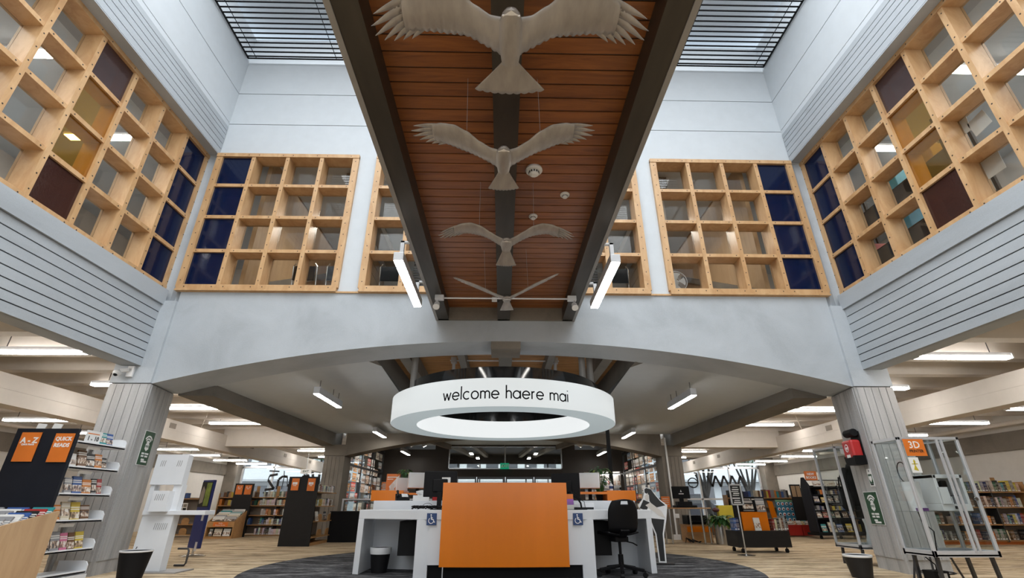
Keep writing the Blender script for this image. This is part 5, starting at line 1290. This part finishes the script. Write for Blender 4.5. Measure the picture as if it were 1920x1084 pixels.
# ---------- computer table by the far right pillar, planter, sofa
t = thing('computer_table', 'tall narrow timber topped table with chrome legs by the far right pillar', 'table', (4.26,12.05,0))
obj('tabletop', MB().box(-.60,.60,0,.55,.725,.75), M['oakshelf'], t, bevel=.003)
for k, (x, y) in enumerate(((-.50,.06),(-.36,.06),(.38,.06),(.52,.06),(.25,.45),(-.5,.48))): obj('leg', MB().tube([(x,y,0),(x,y,.725)],.022,12), M['steel'], t, smooth=True)
t = thing('laptop', 'open dark laptop style screen on the tall table', 'computer', (4.30,12.2,.75)); obj('screen', MB().cbox((0,.12,.33),(.42,.025,.27),tilt('X',-.05)), M['black'], t, bevel=.004); obj('logo', MB().prism([(-.02,.34),(.02,.34),(0,.39)],.095,.098,'y').box(-.06,.06,.097,.1,.29,.31), M['inkwhite'], t); obj('base', MB().box(-.21,.27,-.1,.2,0,.05), M['black'], t, bevel=.004); obj('stand', MB().box(-.05,.05,.12,.16,.05,.25), M['black'], t); obj('dock', MB().box(-.17,.17,-.08,.1,.05,.13), M['blackmat'], t)
t = thing('orange_notice', 'orange notice in a clear holder at the left of the tall table', 'notice', (3.86,12.15,.75)); mb = MB().box(-.10,.10,0,.006,.01,.24); mb.mat(1)
for z in (.19,.15,.11,.07): mb.box(-.075,.07,-.002,0,z-.006,z+.006)
obj('card', mb, [M['orangesign'],M['cream']], t); obj('foot', MB().box(-.10,.10,-.04,.05,0,.01), M['glass'], t)
t = thing('printer', 'black printer behind the chrome legs of the tall table', 'printer', (4.72,12.75,.38)); obj('body', MB().box(-.25,.25,-.18,.2,0,.20), M['black'], t, bevel=.015); obj('tray', MB().box(-.17,.17,-.26,-.18,.05,.07), M['black'], t)
t = thing('side_cabinet', 'low orange and timber cabinet under the black printer', 'cabinet', (4.72,12.78,0)); obj('carcass', MB().box(-.30,.30,-.2,.22,.0,.36), M['oakshelf'], t); obj('top', MB().box(-.32,.32,-.22,.24,.36,.38), M['oakshelf'], t); obj('orange_front', MB().box(-.29,.29,-.21,-.2,.22,.34), M['orange'], t)
t = thing('cable_trunking', 'white cable trunking with sockets running up the far right pillar', 'trunking', (X(1,4.42),13.56,0)); obj('conduit', MB().box(-.02,.02,-.02,.018,.05,2.5), M['whiteplast'], t); obj('socket_box', MB().box(-.09,.09,-.03,.018,.0,.12), M['whiteplast'], t); obj('socket', MB().box(.02,.12,-.03,.018,.50,.60), M['whiteplast'], t)
t = thing('cable_bundle', 'tangle of black cables on the floor under the tall table', 'cables', (4.42,12.35,0))
for q in range(4): obj('cable', MB().tube([(-.15+.3*i/9+.02*q, .05*math.sin(i+q), .012+.10*abs(math.sin(i*.6+q*.8))*(1-i/12)) for i in range(10)], .008, 6), M['black'], t, smooth=True)
t = thing('planter', 'tall brushed steel cylinder planter with a leafy plant', 'plant', (5.02,12.05,0)); obj('pot', MB().lathe([(.15,0),(.15,.40),(.14,.40),(.135,.36)],32), M['steel'], t, smooth=True); obj('foliage', foliage(110,.26,.22,.20,.035,9,.9,.36), [M['leaf'],M['leafy']], t)
obj('flower', MB().sphere((-.05,0,.70),.07,6,(1.2,1,.7)), M['paint'], t, smooth=True, color=(.10,.02,.025))
t = thing('sofa', 'yellow upholstered sofa with grey base in front of the right street windows', 'sofa', (6.35,14.2,0)); obj('back', MB().box(-.42,.42,0,.16,.36,.80), M['yellow'], t, bevel=.03); obj('seat', MB().box(-.42,.42,.1,.75,.30,.46), M['yellow'], t, bevel=.03); obj('base', MB().box(-.42,.42,0,.75,.04,.36), M['taupe'], t, bevel=.01)
# ---------- NEW BOOKS stand
t = thing('book_display_stand', 'black wheeled display stand of new books under an orange sign', 'display stand', (8.98,13.8,0))
for x in (-.66,.66): obj('side_frame', MB().prism([(-.04,.16),(.36,.16),(.36,1.18),(.22,1.50),(.14,1.50),(-.04,1.30)],x-.02,x+.02,'x'), M['navyboard'], t)
for z in (.16,.50,.68,.87,1.07,1.27): obj('shelf', MB().box(-.66,.66,-.02,.34,z-.03,z), M['blackmat'], t)
obj('back_panel', MB().box(-.66,.66,.33,.36,.1,1.3), M['navyboard'], t); obj('base', MB().box(-.72,.72,-.06,.42,.08,.14), M['blackmat'], t)
for x in (-.62,-.1,.6): obj('castor', MB().tube([(x-.02,0,.04),(x+.02,0,.04)],.04,14).tube([(x,0,.04),(x,0,.09)],.012,6), M['blackmat'], t)
obj('top_rail', MB().box(-.66,.66,.16,.19,1.42,1.44), M['blackmat'], t)
mb = MB().box(-.62,-.28,.10,.105,1.43,1.66); put_text(mb, 'NEW', .085, (-.45,.097,1.585), mat=1, bold=.003); put_text(mb, 'BOOKS', .085, (-.45,.097,1.495), mat=1, bold=.003); obj('sign', mb, [M['orangesign'],M['inkwhite']], t)
for nm, z, it in (('top',1.27,[(.12,.30,.13,1),(.45,.28,.14,2),(.78,.30,.13,1)]),('third',.87,[(.05,.14,.20,13),(.25,.13,.13,9),(.42,.14,.20,0),(.62,.13,.19,8),(.80,.13,.2,10),(1.0,.14,.18,13)]),('fifth',.50,[(.03,.13,.21,8),(.20,.12,.2,3),(.36,.13,.2,5),(.52,.13,.21,2),(.72,.14,.2,7),(.9,.13,.2,4)]),('lowest',.16,[(.08,.13,.19,10),(.28,.19,.24,2),(.50,.15,.19,4),(.75,.15,.2,9)])):
    faces((8.98-.62,13.80,z), 0, it, 'on the %s shelf of the black new-books stand' % nm, 'face-out new books, %s shelf' % nm)
for nm, z in (('second',1.07),('fourth',.68)): stuff_spines((8.98-.55,13.82,z), 0, 1.1, .13, rb, .04,.08,.15)
# ---------- children's corner
t = thing('book_tub', 'low red box of picture books in front of the blue poster, left half', 'book tub', (8.25,14.75,0)); obj('tub', MB().prism([(-.17,.03),(.19,.03),(.19,.30),(-.20,.30)],0,.4,'y'), M['redlam'], t); 
t = thing('book_tub', 'low red box of picture books in front of the blue poster, right half', 'book tub', (8.66,14.75,0)); obj('tub', MB().prism([(-.19,.03),(.20,.03),(.22,.30),(-.19,.30)],0,.4,'y'), M['redlam'], t)
for k in range(9): place('f', (8.10+.085*k,14.78+.03*(k % 3),.30), .2*math.sin(k), (.13,.02,.10+.02*(k % 2)), (-.5,0,.0), 'book', PAL[[1,2,6,1,9,10,1,3,2][k]][1], '%s picture book poking out of the red tubs, %s from the left' % (PAL[[1,2,6,1,9,10,1,3,2][k]][0], nth(k+1)), 'picture books in the red tubs')
mb = MB().box(0,.53,0,.02,.30,.95); mb.mat(1).box(0,.53,-.004,0,.89,.95); mb.mat(2)
for j in range(4):
    for i in range(4):
        c = (.075+.127*i,.84-.142*j); mb.mat(2); b = len(mb.v); mb.lathe([(.045,0),(.045,.002)],16)
        for q in range(b, len(mb.v)): x,y,z = mb.v[q]; mb.v[q] = (c[0]+x,-.002-z,c[1]+y)
        mb.mat(3+(i+j) % 2); b = len(mb.v); mb.lathe([(.026,0),(.026,.002)],10)
        for q in range(b, len(mb.v)): x,y,z = mb.v[q]; mb.v[q] = (c[0]+x+.006,-.004-z,c[1]+y-.008)
M['posterblue'] = plain('poster_blue', (.04,.22,.36), .5, var=.1); M['postergreen'] = plain('poster_band', (.20,.42,.25), .5)
o = obj('picture_poster', mb, [M['posterblue'],M['postergreen'],M['inkwhite'],M['navyboard'],M['redlam']]); o.location = (8.24,15.5,0); tag(o, 'blue poster with rows of round pictures in the children\'s corner', 'poster')
t = thing('end_panel_board', 'dark board with two tan cards right of the blue round-picture poster', 'sign board', (8.84,15.3,0)); obj('board', MB().box(-.17,.14,0,.04,0,1.37), M['charcoal'], t)
for x in (-.085,.06): obj('card', MB().box(x-.06,x+.06,-.008,0,1.03,1.33), M['oak'], t)
o = obj('orange_flag', MB().prism([(0,.0),(.16,.0),(.05,.9),(-.10,.93)],0,.03,'y'), M['orange']); o.location = (8.02,15.35,0); tag(o, 'tall slanted orange end board left of the blue poster', 'board')
o = obj('yellow_board', MB().prism([(0,.0),(.2,.0),(.06,.42),(-.06,.40)],0,.03,'y'), M['yellow']); o.location = (7.85,14.9,0); tag(o, 'short slanted yellow end board left of the red tubs', 'board')
bookcase('bookcase', 'bookcase of picture books behind the children\'s corner', (7.15,16.3,0), 0, 2.1, .3, [.1,.42,.75,1.02], 1.1, M['oakshelf'], M['oakshelf'])
for nm, z in zip(('third','second','top'), [.42,.75,1.02]): stuff_spines((7.2,16.3,z), 0, 1.0 if z < 1 else 2.0, .24, rb, .05,.09,.2)
o = obj('book', STUFF, MATS); tag(o, 'rows of small books on the farther shelves and ledges of the reading rooms', 'books', kind='stuff')

# ---------- leaflets on the glazed screens, brochure niche
rl = random.Random(4); lc = 0
LEAF = [(.75,.74,.70),(.72,.66,.55),(.70,.30,.08),(.55,.58,.62),(.62,.10,.08),(.78,.78,.76),(.45,.30,.22),(.20,.32,.45)]
LN = ['white','cream','orange','grey','red','white','brown','blue']
base = obj('leaflet', MB().box(0,.004,0,1,0,1), M['cover']); firstl = True
for s, nm in ((-1,'left'),(1,'right')):
    for r in range(7):
        for k in range(8):
            if rl.random() < .12: continue
            y = 14.3+.5*k+.04*rl.random(); z = .62+.27*r
            o = base if firstl else base.copy()
            if not firstl: COL.objects.link(o)
            firstl = False; q = rl.randrange(8)
            o.location = (X(s,4.385)-.002, y, z); o.scale = (1,.34+.12*rl.random(),.2+.05*rl.random()); o.color = (*LEAF[q],1)
            tag(o, '%s leaflet on %s glazed screen, row %d up, %s from the pillar' % (LN[q], nm, r+1, nth(k+1)), 'leaflet', 'leaflets on the %s glazed screen' % nm)
mb = MB().box(3.0,4.99,18.98,19.0,.55,1.92).box(3.0,4.99,18.65,19.0,.5,.55).box(3.0,4.99,18.65,19.0,1.92,1.97).box(2.97,3.0,18.65,19.0,.5,1.97).box(4.99,5.02,18.65,19.0,.5,1.97)
struct('wall_niche', mb, M['creamw'])
t = thing('brochure_rack', 'white lit brochure shelving recessed in the dark wall right of the doors', 'brochure rack', (4.0,18.7,0))
for z in (.62,.92,1.16,1.42): obj('shelf', MB().box(-.98,.97,0,.25,z-.02,z).box(-.98,.97,0,.01,z,z+.04), M['whitemetal'], t)
obj('frame', MB().box(-1.0,1.0,-.22,-.19,1.82,1.87).box(-1.0,1.0,-.22,-.19,1.12,1.155), M['alu'], t)
t = thing('strip_light', 'curved looking lit tube at the top of the brochure recess', 'strip light', (4.1,18.75,1.80)); obj('tube', MB().tube([(-.4,0,.03),(0,0,.035),(.4,0,.05),(.85,0,.06)],.014,10), M['ledlamp'], t, smooth=True); obj('batten', MB().box(-.42,.87,.012,.06,.06,.10), M['whitemetal'], t)
for r, z in enumerate((.62,.92,1.16,1.42)):
    for k in range(11):
        if rl.random() < .1: continue
        q = rl.randrange(8); o = base.copy(); COL.objects.link(o); o.location = (3.06+.172*k,18.80,z+.002); o.rotation_euler = (.2,0,-PI/2); o.scale = (1,-.105 if False else .115,.16 if r < 3 else .2); o.color = (*LEAF[q],1)
        o.rotation_euler = (0,.2,PI/2); o.location = (3.06+.172*k+.11,18.74,z+.002)
        tag(o, '%s brochure in the lit recess, %s shelf up, %s from left' % (LN[q], ORD[r], nth(k+1)), 'brochure', 'brochures in the lit recess, %s shelf up' % ORD[r])
for k, (x, c) in enumerate(((3.75,'yellow'),(4.1,'yellow'))):
    t = thing('yellow_bag', 'yellow rounded item on the lowest brochure shelf, %s of two' % ('left','right')[k], 'bag', (x,18.74,.62)); obj('body', MB().sphere((0,0,.09),.1,8,(1,.6,.9)), M['yellow'], t, smooth=True); obj('handle', MB().tube([(-.04,0,.16),(0,0,.22),(.04,0,.16)],.012,6), M['yellow'], t)
# exit sign
t = thing('exit_sign', 'green EXIT sign hanging in front of the transom window', 'exit sign', (.10,18.3,1.99)); mb = MB().box(-.16,.16,-.03,.03,0,.20); obj('box', mb, M['exitgreen'], t, bevel=.004)
mb = MB(); put_text(mb, 'EXIT', .13, (.03,-.0315,.10), bold=.003); mb.bar((-.12,-.0315,.05),(-.105,-.0315,.12),.003,.018,(0,0,1)); obj('lettering', mb, M['inkwhite'], t); obj('rod', MB().tube([(0,0,.2),(0,0,.85)],.008,6), M['alu'], t)
t = thing('exit_sign', 'white lit exit sign hanging far left by the street glazing', 'exit sign', (-7.5,19.6,1.90)); mb = MB().box(-.2,.2,-.02,.02,0,.16); put_text(mb, 'EXIT', .11, (0,-.0215,.08), mat=1, bold=.003); obj('box', mb, [M['paper'],M['green']], t); obj('rod', MB().tube([(0,0,.16),(0,0,1.05)],.008,6), M['alu'], t)
# street-window lettering seen from inside (reversed)
mb = MB()
def strk(P, w, y=22.93):
    for a, b in zip(P[:-1],P[1:]): mb.bar((a[0],y,a[1]),(b[0],y,b[1]),.004,w,(0,0,1) if abs(a[0]-b[0]) > .02 else (1,0,0))
zz = [(9.3+.19*i, 2.02 if i % 2 == 0 else 1.56) for i in range(10)]; 
for i in range(0,9): strk([zz[i],zz[i+1]], .095)
strk([(8.62+.22*math.cos(a*PI/10),1.72+.20*math.sin(a*PI/10)) for a in range(21)], .05); strk([(8.42,1.72),(8.82,1.72)], .05)
for x in (9.0,9.14): strk([(x,1.6),(x+.03,2.05)], .06)
o = obj('window_lettering', mb, M['charcoal']); tag(o, 'dark reversed web address lettering across the right street window', 'window lettering')
mb = MB()
strk([(-10.45,1.42),(-10.05,1.46),(-10.38,1.82),(-10.35,2.0),(-10.0,2.06)], .10); strk([(-9.92,1.45),(-9.92,1.85),(-9.75,1.98),(-9.55,1.95),(-9.5,1.62),(-9.3,1.50),(-9.2,1.6)], .10); strk([(-9.72,1.45),(-9.70,1.92),(-9.74,2.2)], .09); strk([(-9.0,1.5),(-8.85,2.0),(-8.6,1.95),(-8.65,1.5)], .10); strk([(-10.5,1.3),(-8.7,1.32)], .06); strk([(-10.4,2.2),(-9.95,2.18)], .06)
o = obj('window_lettering', mb, M['charcoal']); tag(o, 'bold dark curling lettering across the left street window', 'window lettering')

# ================================================================== STREET OUTSIDE
M['asphalt'] = plain('asphalt', (.16,.16,.165), .9); M['render'] = plain('pale_render', (.50,.52,.54), .8); M['bark'] = plain('bark', (.022,.02,.018), .9, var=.4, scale=14)
struct('ground_street', MB().box(-30,30,23.3,60,-.12,-.02), M['asphalt'])
def building(label, x0, x1, y, h, col, rows):
    t = thing('street_building', label, 'building', ((x0+x1)/2,y,-.02)); w = (x1-x0)/2
    obj('wall', MB().box(-w,w,0,4,0,h), M['paint'], t, color=col)
    n = int((x1-x0)/1.6)
    for r in range(rows):
        for k in range(n): q = -w+.5+k*1.6; f = obj('window', MB().box(q,q+1.0,-.04,.0,.9+2.6*r,2.2+2.6*r), M['darksteel'], t)
    obj('awning', MB().box(-w,w,-1.2,0,2.45,2.6), M['paint'], t, color=[c*.6 for c in col])
building('pale building across the street behind the right glazing', 5.5, 24, 40, 7.5, (.60,.62,.63), 2)
building('pale building across the street behind the left glazing', -26, -5.5, 40, 7.5, (.55,.56,.56), 2)
building('white building straight across the street from the doors', -5, 5, 42, 6, (.62,.62,.60), 2)
def tree(label, x, y, s_):
    t = thing('street_tree', label, 'tree', (x,y,-.02)); q = random.Random(int(x*10)); mb = MB()
    mb.tube([(0,0,0),(.03,0,.7),(-.05,0,1.2)],[.17,.15,.13],10)
    for k in range(5):
        a = -1.1+.55*k; mb.tube([(-.05,0,1.1),(.4*math.sin(a),.1*k-.2,1.9),(1.1*math.sin(a),.2*k-.4,3.4)],[.10,.08,.03],8)
    mb.xf(Matrix.Scale(s_,4)); obj('trunk', mb, M['bark'], t, smooth=True)
    obj('foliage', foliage(160,1.3,1.2,.5,.16,int(abs(x)*7),.4,3.0*s_), [M['leaf'],M['leafy']], t)
tree('street tree with dark forked trunk outside the right glazing', 10.2, 25.5, 1.0); tree('slender street tree outside near the right corner column', 12.9, 26.5, .9); tree('street tree outside the left glazing', -9.6, 27.0, 1.0)
def car(label, x, y, col):
    t = thing('parked_car', label, 'car', (x,y,-.02))
    mb = MB().prism([(-2.1,.25),(2.1,.25),(2.1,.75),(1.3,.85),(.8,1.4),(-1.0,1.42),(-1.6,.9),(-2.1,.8)],-.85,.85,'y'); obj('body', mb, M['paint'], t, color=col, bevel=.05)
    obj('windows', MB().prism([(-1.35,.92),(1.1,.9),(.75,1.33),(-.95,1.35)],-.87,.87,'y'), M['ringblack'], t)
    for q in (-1.35,1.35):
        for e in (-.78,.78): obj('wheel', MB().tube([(q,e-.1,.32),(q,e+.1,.32)],.32,18), M['blackmat'], t)
car('dark parked car outside the right glazing, left one', 10.5, 29.5, (.03,.03,.04)); car('grey parked car outside the right glazing, right one', 15.2, 29.5, (.12,.12,.14)); car('dark parked car outside the left glazing', -11.0, 29.5, (.04,.05,.07)); car('silver parked car straight outside the entrance doors', .8, 31, (.4,.4,.42))
# ================================================================== LIGHT, CAMERA
w = bpy.data.worlds.new('World'); SC.world = w; w.use_nodes = True
bg = w.node_tree.nodes['Background']; bg.inputs['Color'].default_value = (.86,.93,1,1); bg.inputs['Strength'].default_value = 4.0
def area(name, loc, rot, sx, sy, power, c=(1,1,1)):
    l = bpy.data.lights.new(name, 'AREA'); l.shape = 'RECTANGLE'; l.size = sx; l.size_y = sy; l.energy = power; l.color = c
    o = link(bpy.data.objects.new(name, l)); o.location = loc; o.rotation_euler = rot; return o
area('skylight_daylight', (XC,1.2,9.88), (0,0,0), 10, 7.6, 1900, (.93,.97,1))
area('front_fill_light', (XC,-4.9,5), (math.radians(90),0,0), 9, 8, 230, (.95,.98,1))  # added fill from behind the camera for the end wall
for s in (-1,1): area('upstairs_fill', (X(s,7.6),3.6,6.70), (0,0,0), 2.5, 6, 70, (1,.97,.92))  # added fill, lifts the side rooms beyond what their strip lamps give
area('upstairs_fill', (XC,9.6,6.70), (0,0,0), 14, 2.5, 60, (1,.97,.92))  # added fill for the room behind the end windows
def spot(loc, to, power):
    l = bpy.data.lights.new('spotlight_lamp', 'SPOT'); l.energy = power; l.spot_size = math.radians(75); l.spot_blend = .6; l.shadow_soft_size = .06; l.color = (1,.95,.88)
    o = link(bpy.data.objects.new('spotlight_lamp', l)); o.location = loc; o.rotation_euler = (Vector(to)-Vector(loc)).to_track_quat('-Z','Y').to_euler()
for s in (-1,1): spot((X(s,2.3),15.0,2.40), (X(s,4.38),16.0,1.3), 260)
cam = bpy.data.cameras.new('Camera'); co = link(bpy.data.objects.new('Camera', cam)); SC.camera = co
cam.sensor_width = 36; cam.lens = 890/1920*36; cam.clip_start = .05; cam.clip_end = 200
co.location = (0,0,.80); co.rotation_euler = (math.radians(90+24.5), 0, math.radians(-1.15))
SC.view_settings.view_transform = 'Standard'; SC.view_settings.look = 'None'; SC.view_settings.gamma = 1
SC.view_settings.use_curve_mapping = False; SC.view_settings.exposure = -.18
SC.cycles.max_bounces = 8; SC.cycles.diffuse_bounces = 4; SC.cycles.transparent_max_bounces = 16
SC.cycles.caustics_reflective = False; SC.cycles.caustics_refractive = False
SC.cycles.use_denoising = True; SC.cycles.sample_clamp_indirect = 6
